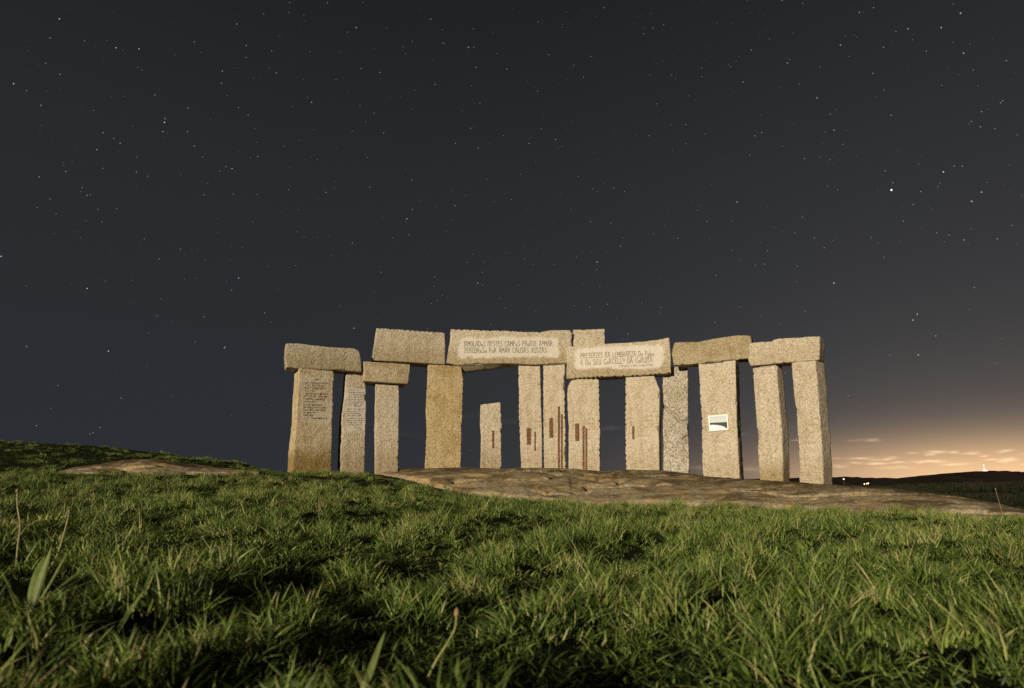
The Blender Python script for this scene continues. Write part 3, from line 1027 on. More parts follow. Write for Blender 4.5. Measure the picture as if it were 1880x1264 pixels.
def worn_lines(st, rows, cap, mat, seed, weight=0.42):
    """weathered lettering too small to read: broken strokes set out in the lines and words one sees"""
    rnd = random.Random(seed)
    V, F = [], []
    for (u0, u1, v, slope) in rows:
        u = u0
        while u < u1 - 0.6:
            wl_ = rnd.uniform(3.0, 9.0)
            e = min(u + wl_, u1)
            x = u
            while x < e:
                lw = rnd.uniform(1.0, 1.6)
                poly = [(rnd.uniform(0, .9), rnd.choice((0, .5, 1)) + rnd.uniform(-.1, .1)) for _ in range(rnd.choice((2, 3, 3, 4)))]
                dyo = 0.006 + rnd.random() * 0.001

                def place(px, py, x=x, lw=lw, dyo=dyo):
                    uu = x + px * lw
                    return st.on(uu, v + slope * (uu - u0) - cap * py * 0.5, dyo)
                stroke([(a_, b_ * 2) for a_, b_ in poly], weight, V, F, place)
                x += lw
            u = e + rnd.uniform(1.0, 1.8)
    return tag(mesh_obj("inscription", V, F, MAT[mat], st.o, smooth=False), None, kind="stuff")


z5 = lambda x0, x1, y: (545 + x0 / 14.04, 545 + x1 / 14.04, 691.4 + y / 14.04, 0.03)
worn_lines(S['p1'], [z5(*q) for q in ((480, 565, 100), (200, 800, 185), (210, 690, 250), (200, 730, 315), (195, 420, 385), (200, 780, 465), (180, 760, 530),
                                      (180, 720, 600), (165, 440, 662), (180, 640, 750), (175, 740, 818), (170, 755, 880), (165, 475, 950), (160, 400, 1015),
                                      (355, 755, 1092))], 2.9, 'ink_soft', 3, 0.36)
z6 = lambda x0, x1, y: (625 + x0 / 12.64, 625 + x1 / 12.64, 700.8 + y / 12.64, 0.02)
worn_lines(S['p2'], [z6(*q) for q in ((350, 585, 155), (170, 430, 212), (175, 560, 268), (180, 560, 320), (180, 520, 372), (175, 525, 435), (170, 520, 488),
                                      (165, 520, 535), (165, 520, 578), (155, 545, 650), (150, 520, 705), (150, 480, 752), (145, 475, 802), (140, 520, 868),
                                      (140, 520, 918), (135, 525, 968), (125, 490, 1015), (330, 470, 1088), (400, 480, 1130))], 2.1, 'ink_soft', 4, 0.30)
worn_lines(S['lD'], [(1136, 1199.5, 674.2, -0.03)], 3.4, 'ink_soft', 6, 0.3)


# landscape photograph on the broad upright: panel with a white rim and the print
def print_mat():
    m, T, b = new_mat("landscape_print")
    g = coords(T, 'Generated')
    sp = T.n.new("ShaderNodeSeparateXYZ")
    T.l.new(g, sp.inputs[0])
    x, y = sp.outputs[0], sp.outputs[2]
    wob = T.m('MULTIPLY', T.m('SUBTRACT', T.noise(T.vec(g, scale=(1, 1, .3)), 6.0, 4.0), 0.5), 0.10)
    top = T.m('ADD', y, T.m('MULTIPLY', wob, 0.5))
    low = T.m('SUBTRACT', T.m('ADD', y, wob), T.m('MULTIPLY_ADD', T.m('POWER', x, 3.0), -0.36, 0.37))
    land = T.m('MULTIPLY', T.rng(top, 0.515, 0.535, 1, 0), T.rng(low, -0.03, 0.03, 0, 1))
    water = T.mix(T.rng(T.noise(g, 9.0, 3.0), .35, .65), (0.75, 0.76, 0.76, 1), (0.95, 0.96, 0.96, 1))
    skyc = T.mix(T.rng(y, 0.5, 1.0), (0.52, 0.58, 0.60, 1), (0.44, 0.50, 0.53, 1))
    c = T.mix(T.rng(y, 0.40, 0.45), water, skyc)
    lc = T.mix(T.noise(g, 14.0, 4.0), (0.005, 0.006, 0.006, 1), (0.045, 0.05, 0.042, 1))
    c = T.mix(land, c, lc)
    T.l.new(c, b.inputs["Base Color"])
    b.inputs["Roughness"].default_value = 0.45
    return m


MAT['white'] = simple_mat("white_enamel", (0.85, 0.82, 0.78), 0.5, 0.05, 20)
MAT['print'] = print_mat()
pan = S['p11']
cs = [pan.on(u, v, 0.0) for u, v in ((1300.7, 764), (1336.2, 761.2), (1338, 789.5), (1303, 792.2))]
root = empty("photograph_panel", pan.o.location, pan.yaw)
tag(root, "small black and white landscape photograph with white rim fixed to the broad pale upright", "photograph")


def slab(name, quad, y0, y1, mat, parent):
    V = [(q[0], y, q[2]) for y in (y0, y1) for q in quad]
    return mesh_obj(name, V, [(3, 2, 1, 0), (4, 5, 6, 7), (0, 1, 5, 4), (1, 2, 6, 5), (2, 3, 7, 6), (3, 0, 4, 7)], mat, parent, smooth=False)


slab("panel_board", cs, -0.026, 0.02, MAT['white'], root)
mid = sum(cs) / 4
slab("photograph_print", [mid + (q - mid) * np.array([0.90, 1, 0.885]) for q in cs], -0.0285, -0.024, MAT['print'], root)


# ------------------------------------------------------------------ far hills, tower, lamps
def hill_mat(name, col):
    m, T, b = new_mat(name)
    f = T.noise(coords(T), 0.02, 5.0, 0.7)
    c = T.mix(T.rng(f, .35, .65), tuple(x * .6 for x in col) + (1,), tuple(x * 1.3 for x in col) + (1,))
    T.l.new(c, b.inputs["Base Color"])
    b.inputs["Roughness"].default_value = 1.0
    b.inputs["Specular IOR Level"].default_value = 0.0
    return m


MAT['hill'] = hill_mat("wooded_hill", (0.040, 0.031, 0.027))


def ridge(name, label, line, dist, width, seed, rough):
    us = np.linspace(line[0][0], line[-1][0], 420)
    vs = interp(us, line)
    top = np.array([at(u, v, dist) for u, v in zip(us, vs)])
    k = np.c_[us * 0.12, us * 0, us * 0]
    top[:, 2] += rough * (fbm(k, 1.0, 4, seed)) + rough * 0.8 * np.abs(fbm(k, 4.0, 2, seed + 2))
    rows = []
    prof = [(-1.0, -0.0), (-0.75, .22), (-0.5, .5), (-.25, .82), (-.1, .95), (0, 1.0), (.3, .85), (1.0, 0.0)]
    for off, h in prof:
        r = top.copy()
        sc = (dist + off * width) / dist
        r[:, 0] *= sc if off < 0 else 1
        r[:, 1] = dist + off * width
        r[:, 2] = -9.5 + (top[:, 2] + 9.5) * h
        rows.append(r)
    V = np.array(rows).reshape(-1, 3)
    o = mesh_obj(name, V, grid_faces(len(us), len(prof)), MAT['hill'])
    return tag(o, label, kind="structure")


ridge("hill", "long low dark ridge on the horizon", [(200, 889), (700, 887), (1000, 885), (1250, 882), (1400, 879.5), (1500, 877.5), (1560, 876.5), (1625, 878), (1690, 881.5), (1800, 886), (2300, 888), (3200, 890)], 3600, 900, 3, 5.0)
ridge("hill", "dark rounded hill with the lit tower on top", [(1560, 893), (1640, 888), (1690, 882.5), (1712, 879), (1738, 872.5), (1768, 868.5), (1790, 866), (1830, 864.5), (1870, 867), (1930, 870), (2050, 878), (2300, 884), (2800, 890), (3400, 894)], 2400, 700, 8, 3.0)

MAT['steel'] = simple_mat("tower_steel", (0.30, 0.28, 0.27), 0.6, 0.15, 0.5)
MAT['tower_lamp'] = simple_mat("tower_lamp", (0.9, 0.8, 0.8), 0.5, 0.0, 1.0, (1.0, 0.62, 0.58), 2.2)
MAT['town_lamp'] = simple_mat("town_lamp", (0.9, 0.7, 0.4), 0.5, 0.0, 1.0, (1.0, 0.52, 0.16), 3.5)
MAT['town_lamp_white'] = simple_mat("white_lamp", (0.9, 0.9, 0.9), 0.5, 0.0, 1.0, (1.0, 0.90, 0.78), 2.5)


def tube(bm, p, q, r0, r1=None, n=6):
    r1 = r0 if r1 is None else r1
    p, q = Vector(p), Vector(q)
    d = (q - p).normalized()
    a = d.orthogonal().normalized()
    b = d.cross(a)
    ra = [bm.verts.new(p + (a * math.cos(2 * math.pi * i / n) + b * math.sin(2 * math.pi * i / n)) * r0) for i in range(n)]
    rb = [bm.verts.new(q + (a * math.cos(2 * math.pi * i / n) + b * math.sin(2 * math.pi * i / n)) * r1) for i in range(n)]
    for i in range(n):
        bm.faces.new((ra[i], ra[(i + 1) % n], rb[(i + 1) % n], rb[i]))
    bm.faces.new(ra[::-1])
    bm.faces.new(rb)


def bm_obj(name, bm, mat, parent=None, smooth=False):
    me = bpy.data.meshes.new(name)
    bm.normal_update()
    bm.to_mesh(me)
    bm.free()
    me.materials.append(mat)
    if smooth:
        me.polygons.foreach_set("use_smooth", np.full(len(me.polygons), True, dtype=bool))
    o = bpy.data.objects.new(name, me)
    COL.objects.link(o)
    if parent:
        o.parent = parent
    return o


def ball(bm, c, r, sx=1.0, sz=1.0):
    m_ = bmesh.ops.create_icosphere(bm, subdivisions=1, radius=r)
    for v in m_['verts']:
        v.co.x *= sx
        v.co.z *= sz
        v.co += Vector(c)


tb = at(1808, 866, 2400)
tw = empty("radio_tower", tb)
tag(tw, "brightly lit radio tower on top of the far hill", "tower")
bm = bmesh.new()
for i in range(3):
    a = 2 * math.pi * i / 3
    tube(bm, (4.6 * math.cos(a), 4.6 * math.sin(a), -4), (0.9 * math.cos(a), 0.9 * math.sin(a), 26), 0.35, 0.25)
for k in range(7):
    z0, z1 = k * 3.6, (k + 1) * 3.6
    r0, r1 = 4.1 - z0 * .125, 4.1 - z1 * .125
    for i in range(3):
        a, b_ = 2 * math.pi * i / 3, 2 * math.pi * (i + 1) / 3
        tube(bm, (r0 * math.cos(a), r0 * math.sin(a), z0), (r1 * math.cos(b_), r1 * math.sin(b_), z1), 0.16, n=4)
bm_obj("lattice_mast", bm, MAT['steel'], tw)
bm = bmesh.new()
tube(bm, (0, 0, 25), (0, 0, 34), 0.3, 0.1)
bm_obj("antenna", bm, MAT['steel'], tw)
for z, r_ in ((24.5, 2.1), (18.0, 1.9), (10.5, 2.6), (4.0, 3.0)):
    bm = bmesh.new()
    ball(bm, (0, 0, z), r_)
    bm_obj("lamp", bm, MAT['tower_lamp'], tw)
for x in (-6.5, 0, 8.0):
    bm = bmesh.new()
    ball(bm, (x, -2, 1.5), 3.2, 1.4, .9)
    bm_obj("floodlight", bm, MAT['tower_lamp'], tw)


def far_lamp(u, v, y, r, mat, label):
    p = at(u, v, y)
    g = float(ground_z(np.array([p[0]]), np.array([p[1]]))[0])
    e = empty("street_lamp", (p[0], p[1], min(g, p[2] - 3)))
    hgt = p[2] - e.location.z
    b = bmesh.new()
    tube(b, (0, 0, 0), (0, 0, hgt), 0.12, 0.08)
    bm_obj("lamp_post", b, MAT['steel'], e)
    b = bmesh.new()
    ball(b, (0, 0, hgt), r)
    bm_obj("lamp_head", b, MAT[mat], e)
    tag(e, label, "lamp", "far street lamps")


far_lamp(1549, 880, 1300, 1.3, 'town_lamp_white', "lone white lamp on the dark ridge right of the end stone")
far_lamp(1587, 889, 1100, 1.1, 'town_lamp', "left one of the three orange lamps low on the horizon")
far_lamp(1591, 888.5, 1120, 1.0, 'town_lamp', "middle one of the three orange lamps low on the horizon")
far_lamp(1594, 887.8, 1100, 1.3, 'town_lamp', "right one of the three orange lamps low on the horizon")

# ------------------------------------------------------------------ stars: tiny far bodies over the whole sky
LISTED = [(25, 154, 3), (109, 35, 3), (213, 88, 3), (255, 90, 3), (302, 225, 3.4), (303, 218, 2.6), (299, 242, 2.8), (178, 275, 2.6), (220.6, 263, 2.6),
          (344, 242, 2.4), (426, 310, 3), (415, 306, 2.2), (375, 358, 2.4), (166, 358, 2.2), (151, 345, 2.2), (408, 131, 2.6), (452, 84, 2.4), (451.6, 106, 2.2),
          (357, 77, 2.2), (189, 244, 2.4), (172, 203, 2), (103, 393, 2), (484, 26, 2), (1728, 51, 3), (1769, 98, 3), (1578, 23, 2.6), (1543, 83, 2.8),
          (1667, 53, 2.8), (1645, 58, 2.2), (1500, 180, 3), (1531, 239, 2.8), (1732, 316, 3.6), (1802, 353, 3.2), (1837, 189, 2.4), (1800, 233, 2.6),
          (1720, 428, 2.4), (1742, 432, 2.4), (1770, 441, 2.8), (1734, 444, 2), (1831, 439, 2.6), (1473, 399, 2.4), (1445, 116, 2.4), (1636, 212, 2.4),
          (1623, 166, 2.2), (160, 530, 3.2), (199, 645, 3.4), (877, 520, 2.8), (757, 385, 2.6), (747, 402, 3), (679, 344, 2.4), (654, 51, 3), (572, 188, 2.8),
          (860, 87, 3), (1353, 371, 2.8), (1531, 520, 3.6), (1684, 577, 3.4), (1676, 588, 3.4), (1718, 617, 2.8), (1313, 592, 2.6), (650, 603, 3), (1020, 257, 2.6),
          (994, 237, 2.2), (1364, 151, 2.6), (757, 76, 2.2), (1446, 116, 2.2), (700, 500, 2.2), (1634, 652, 2.2), (1442, 685, 2.4), (863, 827, 2), (165, 797, 2.2),
          (530, 349, 2.2), (608, 470, 2), (1200, 430, 2), (1144, 437, 2)]
BLUE = [(438, 511, 3), (412, 639, 3), (2, 471, 3.2), (1763.7, 24.5, 3.2), (1784, 370, 3.4), (1686, 652, 3.2)]
SD = 6000.0
PX = SD / 600.0           # one picture pixel at that distance


def star_mesh(items, name, col, seed):
    V, F, I = [], [], []
    oct_v = np.array([(1, 0, 0), (-1, 0, 0), (0, 1, 0), (0, -1, 0), (0, 0, 1), (0, 0, -1)], float)
    oct_f = [(0, 2, 4), (2, 1, 4), (1, 3, 4), (3, 0, 4), (2, 0, 5), (1, 2, 5), (3, 1, 5), (0, 3, 5)]
    for d, r, e in items:
        b = len(V)
        V.extend((EYE * [1, 1, 0] + d * SD + oct_v * r).tolist())
        F.extend([tuple(b + i for i in f) for f in oct_f])
        I.extend([e] * 6)
    m = bpy.data.materials.new(name)
    m.use_nodes = True
    n, l = m.node_tree.nodes, m.node_tree.links
    n.remove(n["Principled BSDF"])
    em = n.new("ShaderNodeEmission")
    em.inputs[0].default_value = (*col, 1)
    an = n.new("ShaderNodeAttribute")
    an.attribute_name = "glow"
    l.new(an.outputs['Fac'], em.inputs[1])
    l.new(em.outputs[0], n["Material Output"].inputs[0])
    m.cycles.emission_sampling = 'NONE'
    o = mesh_obj(name, V, F, m, None, smooth=False)
    attr(o.data, "glow", I)
    return o


def sdir(u, v):
    d = ray(u, v)
    return d / np.linalg.norm(d)


items = [(sdir(u, v), PX * (0.27 + 0.085 * m_), 0.10 + 0.105 * (m_ - 1) ** 2) for u, v, m_ in LISTED]
rs = np.random.default_rng(5)
cnt = 0
while cnt < 12500:
    d = rs.normal(size=3)
    d /= np.linalg.norm(d)
    if d[2] < 0.05 or rs.random() > 0.25 + 1.6 * d[2]:
        continue
    mag = rs.random() ** 3.2
    items.append((d, PX * (0.27 + 0.20 * mag), 0.034 + 0.36 * mag))
    cnt += 1
stars = star_mesh(items, "stars", (1.0, 0.97, 0.93), 1)
tag(stars, "fine white stars scattered over the night sky", "stars", kind="stuff")
bl = star_mesh([(sdir(u, v), PX * (0.30 + 0.12 * m_), 0.12 + 0.085 * (m_ - 1) ** 2) for u, v, m_ in BLUE], "blue_stars", (0.55, 0.78, 1.0), 2)
tag(bl, "a few bluish stars among the white ones", "stars", kind="stuff")
bs = star_mesh([(sdir(1636.6, 349), PX * 0.82, 2.4)], "bright_star", (1.0, 0.96, 0.98), 3)
tag(bs, "brightest star, high on the right above the end of the monument", "star")

# ------------------------------------------------------------------ grass
MAT['grass'] = blade_mat("grass_blade", [(0.14, (0.017, 0.038, 0.008)), (0.42, (0.066, 0.116, 0.021)), (0.64, (0.175, 0.245, 0.048)), (0.92, (0.42, 0.46, 0.135))],
                         (0.40, 0.345, 0.165))
MAT['unlit_grass'] = blade_mat("unlit_grass_blade", [(0.1, (0.006, 0.009, 0.003)), (0.5, (0.012, 0.016, 0.005)), (0.9, (0.028, 0.028, 0.010))], (0.075, 0.060, 0.026), 0.1, 0.6)  # near-black blades: a field out of the light, its darkness put into the colour


def tuft_mesh(name, mat, blades, radius, hmin, hmax, width, seed, segs=4, lean=0.5, shades=(0.0, 1.0)):
    rnd = random.Random(seed)
    V, F, BL, AL = [], [], [], []
    for k in range(blades):
        a = rnd.uniform(0, 2 * math.pi)
        r = radius * math.sqrt(rnd.random())
        x, y = r * math.cos(a), r * math.sin(a)
        h = rnd.uniform(hmin, hmax) * (1 - 0.25 * r / radius)
        w = width * rnd.uniform(0.6, 1.25)
        la = rnd.uniform(0, 2 * math.pi)
        ln = lean * rnd.uniform(0.15, 1.0)
        curl = rnd.uniform(0.4, 1.5)
        fa = rnd.uniform(0, math.pi)
        tw_ = rnd.uniform(-0.9, 0.9)
        shade = rnd.uniform(*shades)
        b = len(V)
        for s in range(segs + 1):
            t = s / segs
            bend = ln * (t + curl * t * t) * h * 0.8
            z = h * (t - 0.32 * ln * t * t * curl)
            ww = w * (1 - t ** 1.8) * 0.5 * (0.75 + 0.5 * min(1, 3 * t))
            px, py = x + math.cos(la) * bend, y + math.sin(la) * bend
            cx, cy = math.cos(fa + tw_ * t), math.sin(fa + tw_ * t)
            if s < segs:
                V.append((px - cx * ww, py - cy * ww, z))
                V.append((px + cx * ww, py + cy * ww, z))
                BL += [shade, shade]
                AL += [t, t]
            else:
                V.append((px, py, z))
                BL.append(shade)
                AL.append(1.0)
        for s in range(segs - 1):
            i = b + 2 * s
            F.append((i, i + 1, i + 3, i + 2))
        i = b + 2 * (segs - 1)
        F.append((i, i + 1, i + 2))
    me = bpy.data.meshes.new(name)
    me.from_pydata(V, [], F)
    me.update()
    me.polygons.foreach_set("use_smooth", np.full(len(me.polygons), True, dtype=bool))
    me.materials.append(mat)
    attr(me, "bl", BL)
    attr(me, "along", AL)
    return bpy.data.objects.new(name, me)


def scatter(name, label, tufts, P, rot, scl, idx, tint):
    src = bpy.data.collections.new(name + "_blades")
    for t in tufts:
        src.objects.link(t)
    me = bpy.data.meshes.new(name)
    me.vertices.add(len(P))
    me.vertices.foreach_set("co", np.asarray(P, dtype=np.float32).ravel())
    attr(me, "rot", rot, 'FLOAT_VECTOR')
    attr(me, "scl", scl, 'FLOAT_VECTOR')
    attr(me, "idx", idx, 'INT')
    attr(me, "tint", tint)
    o = bpy.data.objects.new(name, me)
    COL.objects.link(o)
    ng = bpy.data.node_groups.new(name + "_scatter", 'GeometryNodeTree')
    ng.interface.new_socket("Geometry", in_out='INPUT', socket_type='NodeSocketGeometry')
    ng.interface.new_socket("Geometry", in_out='OUTPUT', socket_type='NodeSocketGeometry')
    N, L = ng.nodes, ng.links
    gi, go = N.new("NodeGroupInput"), N.new("NodeGroupOutput")
    ci = N.new("GeometryNodeCollectionInfo")
    ci.inputs["Collection"].default_value = src
    ci.inputs["Separate Children"].default_value = True
    ci.inputs["Reset Children"].default_value = True
    ip = N.new("GeometryNodeInstanceOnPoints")
    ip.inputs["Pick Instance"].default_value = True

    def na(nm, typ):
        nd = N.new("GeometryNodeInputNamedAttribute")
        nd.data_type = typ
        nd.inputs[0].default_value = nm
        return nd.outputs[0]
    L.new(gi.outputs[0], ip.inputs["Points"])
    L.new(ci.outputs[0], ip.inputs["Instance"])
    L.new(na("idx", 'INT'), ip.inputs["Instance Index"])
    L.new(na("rot", 'FLOAT_VECTOR'), ip.inputs["Rotation"])
    L.new(na("scl", 'FLOAT_VECTOR'), ip.inputs["Scale"])
    L.new(ip.outputs[0], go.inputs[0])
    md = o.modifiers.new("scatter", 'NODES')
    md.node_group = ng
    tag(o, label, "grass", kind="stuff")
    return o


tufts = [tuft_mesh("blade_tuft_%02d" % i, MAT['grass'], 27, 0.068, 0.036, 0.092, 0.0042, 100 + i, lean=0.8) for i in range(7)]
tufts += [tuft_mesh("blade_tuft_%02d" % (7 + i), MAT['grass'], 26, 0.046, 0.065, 0.130, 0.0044, 200 + i, segs=5, lean=0.75) for i in range(3)]
tufts += [tuft_mesh("blade_tuft_a%d" % i, MAT['grass'], 9, 0.05, 0.035, 0.075, 0.0135, 400 + i, segs=5, lean=0.95, shades=(0.35, 0.8)) for i in range(2)]
tufts += [tuft_mesh("blade_tuft_b%d" % i, MAT['grass'], 13, 0.06, 0.05, 0.115, 0.0030, 500 + i, lean=0.9, shades=(0.93, 1.0)) for i in range(2)]


def sample(y0, y1, dens, margin=1.0, slope=0.98, xlim=(-60, 60)):
    xm = slope * y1 + margin
    n = int(dens * (y1 - y0) * 2 * xm)
    x = RNG.uniform(-xm, xm, n)
    y = RNG.uniform(y0, y1, n)
    k = (np.abs(x) < slope * y + margin) & (x > xlim[0]) & (x < xlim[1])
    return x[k], y[k]


def ground_at(u, v):
    d = ray(u, v)
    t = np.linspace(0.8, 14, 3000)
    p = EYE + t[:, None] * d
    g = ground_z(p[:, 0], p[:, 1])
    hit = p[:, 2] < g
    return p[np.argmax(hit)] if hit.any() else EYE + d * (8.8 / d[1])



PLANT_SPOTS = [(55, 1118, .20), (305, 1058, .08), (245, 1070, .09), (180, 1205, .09), (652, 1290, .07), (790, 1268, .10), (1775, 1195, .12), (1490, 1062, .11), (1612, 1052, .10),
               (1530, 962, .12), (783, 1250, .10), (815, 1215, .07), (28, 1065, .05), (88, 1048, .06)]


xs, ys, zs_ = [], [], []
for (a, b_, dn) in ((0.3, 2.4, 360), (2.4, 4.2, 280), (4.2, 7.0, 180), (7.0, 11.0, 105), (11.0, 17.0, 62), (17.0, 25.0, 34)):
    x, y = sample(a, b_, dn, 1.0, 0.98, (-22, 13.5))
    xs.append(x)
    ys.append(y)
gxp, gyp = np.concatenate(xs), np.concatenate(ys)
uu = 940 + 1100 * 1.02 * gxp / np.maximum(gyp, 0.5)
edge = 0.42 * noise2(gxp, gyp, 1.3, 3, 77)
onbig = (uu > 716) & (gyp > interp(uu, FOOT_Y) + 0.02 + edge * 0.8) & (gyp < interp(uu, BACK_Y) + 1.3)
onsm = (uu > 118) & (uu < 455) & (gyp > 13.35 + edge + 0.0013 * np.abs(uu - 290)) & (gyp < 15.75)
behind = (uu > 700) & (gyp > interp(uu, BACK_Y) + 1.3)
keep = ~(onbig | onsm | behind)
gxp, gyp = gxp[keep], gyp[keep]
gzp = ground_z(gxp, gyp)
nP = len(gxp)
# tussocks: the turf stands in rounded clumps, long and fanning out at their heads, thin and low between them
cw = []
for (a, b_, dn) in ((0.2, 5.0, 11.0), (5.0, 11.0, 6.0), (11.0, 25.0, 2.4)):
    x, y = sample(a, b_, dn, 1.5, 1.0, (-23, 14))
    cw.append(np.stack([x, y], 1))
cw = np.concatenate(cw)
cr = (0.10 + 0.13 * RNG.random(len(cw)) ** 1.6) * (1 + 0.5 * sstep(cw[:, 1], 4, 14))
ctall = RNG.random(len(cw))
ctint = RNG.random(len(cw))
near_i = np.zeros(nP, int)
near_d = np.zeros(nP)
for i in range(0, nP, 2000):
    sl = slice(i, i + 2000)
    D_ = np.hypot(gxp[sl, None] - cw[None, :, 0], gyp[sl, None] - cw[None, :, 1]) / cr[None, :]
    near_i[sl] = np.argmin(D_, 1)
    near_d[sl] = D_[np.arange(D_.shape[0]), near_i[sl]]
bellc = np.exp(-(near_d / 0.85) ** 2)
patch = noise2(gxp, gyp, 1.9, 3, 21)
patch2 = noise2(gxp, gyp, 0.33, 2, 22)
hs = 0.30 + bellc * (0.55 + 0.75 * ctall[near_i]) + 0.25 * patch + 0.12 * RNG.normal(size=nP)
hs = np.clip(hs, 0.22, 1.7) * 0.9
far_k = 1.0 + 0.45 * sstep(gyp, 4, 13)
hs = hs * (1 - 0.32 * sstep(gyp, 7, 11)) * (1 - 0.25 * sstep(gyp, 13, 15))
uu = 940 + 1100 * 1.02 * gxp / np.maximum(gyp, 0.5)
foot_shade = (uu > 760) * (1 - sstep(interp(uu, FOOT_Y) - gyp, 0.5, 2.2))  # band at the rock foot: shorter grass, shade of the dip painted as darker tint
hs = hs * (1 - 0.42 * foot_shade)
room = np.ones(nP)
for (pu_, pv_, pr_) in PLANT_SPOTS:
    pp_ = ground_at(pu_, pv_)
    dd_ = np.hypot(gxp - pp_[0], gyp - pp_[1])
    ahead = (gyp < pp_[1] + 0.02) & (gyp > pp_[1] - 0.32) & (np.abs(gxp - pp_[0] * gyp / pp_[1]) < pr_)
    room = np.where((dd_ < pr_ * 0.8) | ahead, np.minimum(room, (0.30 if (pv_ > 1200 and 770 < pu_ < 830) else 0.55) + 0.2 * RNG.random(nP)), room)
hs = hs * room
wid = (0.80 + 0.3 * RNG.random(nP)) * far_k
scl = np.stack([wid, wid, hs * far_k], 1)
sp_ = RNG.random(nP) + 0.05 * noise2(gxp, gyp, 1.1, 2, 61)
phi = np.arctan2(gyp - cw[near_i, 1], gxp - cw[near_i, 0]) + RNG.normal(0, 0.7, nP)
alpha = np.clip(0.75 * near_d, 0, 0.75) * bellc + np.abs(RNG.normal(0, 0.12, nP))
rot = np.stack([RNG.normal(0, 0.10, nP), alpha, phi], 1)
idx = np.where((bellc > 0.35) & (RNG.random(nP) < 0.35 + 0.4 * ctall[near_i]), 7 + RNG.integers(0, 3, nP), RNG.integers(0, 7, nP))
idx = np.where(sp_ < 0.05, 10 + RNG.integers(0, 2, nP), np.where(sp_ > 0.955, 12 + RNG.integers(0, 2, nP), idx))
tint = np.clip(0.38 + 0.42 * (ctint[near_i] - 0.3) * bellc + 0.22 * bellc + 0.25 * noise2(gxp, gyp, 0.6, 3, 51) + 0.12 * RNG.normal(size=nP) - 0.38 * foot_shade, 0, 1)
gzp = gzp + 0.055 * bellc * (0.4 + ctall[near_i]) * (1 - 0.6 * sstep(gyp, 8, 12))
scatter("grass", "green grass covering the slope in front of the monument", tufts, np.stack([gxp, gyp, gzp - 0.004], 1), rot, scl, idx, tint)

# rough grass beyond the monument on the right; missing light painted as dark blades
ht = [tuft_mesh("unlit_grass_tuft_%d" % i, MAT['unlit_grass'], 40, 0.22, 0.10, 0.34, 0.010, 300 + i, lean=0.6) for i in range(5)]
hx, hy = [], []
for (a, b_, dn) in ((12, 20, 26), (20, 32, 14), (32, 52, 6), (52, 78, 2.6)):
    n = int(dn * (b_ - a) * (1.15 * b_))
    x = RNG.uniform(0, 1.15 * b_, n)
    y = RNG.uniform(a, b_, n)
    hx.append(x)
    hy.append(y)
hx, hy = np.concatenate(hx), np.concatenate(hy)
uu = 940 + 1100 * 1.02 * hx / hy
k = (hy > interp(uu, BACK_Y) + np.where(uu > 1955, -0.5, 1.9)) & (uu > 1200) & (hx < 70)
hx, hy = hx[k], hy[k]
hz = ground_z(hx, hy)
n = len(hx)
sc = (0.7 + 0.5 * RNG.random(n)) * (1 + 0.9 * sstep(hy, 20, 70))
hh = sc * np.clip(0.7 + 0.7 * noise2(hx, hy, 0.25, 3, 91), 0.3, 1.6) * np.where(hy < 17, 0.6, 1.0)
scatter("unlit_grass", "rough grass beyond the rock on the right, lack of light painted into its colour", ht, np.stack([hx, hy, hz - 0.01], 1),
        np.stack([RNG.normal(0, .12, n), RNG.normal(0, .12, n), RNG.uniform(0, 6.28, n)], 1), np.stack([sc, sc, hh], 1), RNG.integers(0, 5, n), RNG.random(n))


# ------------------------------------------------------------------ single plants in the foreground
def leaf_mat(name, col, rough=0.5):
    m, T, b = new_mat(name)
    oc = coords(T)
    f = T.noise(oc, 40.0, 3.0)
    c = T.mix(T.rng(f, .3, .7), tuple(x * .75 for x in col) + (1,), tuple(x * 1.25 for x in col) + (1,))
    T.l.new(c, b.inputs["Base Color"])
    b.inputs["Roughness"].default_value = rough
    tr = T.n.new("ShaderNodeBsdfTranslucent")
    T.l.new(c, tr.inputs[0])
    mx = T.n.new("ShaderNodeMixShader")
    mx.inputs[0].default_value = 0.25
    T.l.new(b.outputs[0], mx.inputs[1])
    T.l.new(tr.outputs[0], mx.inputs[2])
    T.l.new(mx.outputs[0], T.n["Material Output"].inputs[0])
    return m


MAT['leaf'] = leaf_mat("plantain_leaf", (0.15, 0.19, 0.055))
MAT['clover'] = leaf_mat("clover_leaf", (0.13, 0.20, 0.04))
MAT['stem'] = leaf_mat("dry_stem", (0.38, 0.33, 0.17))
MAT['greenstem'] = leaf_mat("green_stem", (0.34, 0.34, 0.13))
MAT['seed'] = leaf_mat("seed_head", (0.34, 0.23, 0.12), 0.8)


def curved_tube(name, pts, r0, r1, mat, parent):
    bm = bmesh.new()
    n = 7
    prev = None
    pts = [Vector(p) for p in pts]
    for i, p in enumerate(pts):
        d = (pts[min(i + 1, len(pts) - 1)] - pts[max(i - 1, 0)]).normalized()
        a = d.cross(Vector((0.3, 1, 0.1))).normalized()
        b = d.cross(a)
        r = r0 + (r1 - r0) * i / (len(pts) - 1)
        cur = [bm.verts.new(p + (a * math.cos(2 * math.pi * k / n) + b * math.sin(2 * math.pi * k / n)) * r) for k in range(n)]
        if prev:
            for k in range(n):
                bm.faces.new((prev[k], prev[(k + 1) % n], cur[(k + 1) % n], cur[k]))
        else:
            bm.faces.new(cur[::-1])
        prev = cur
    bm.faces.new(prev)
    return bm_obj(name, bm, mat, parent, True)


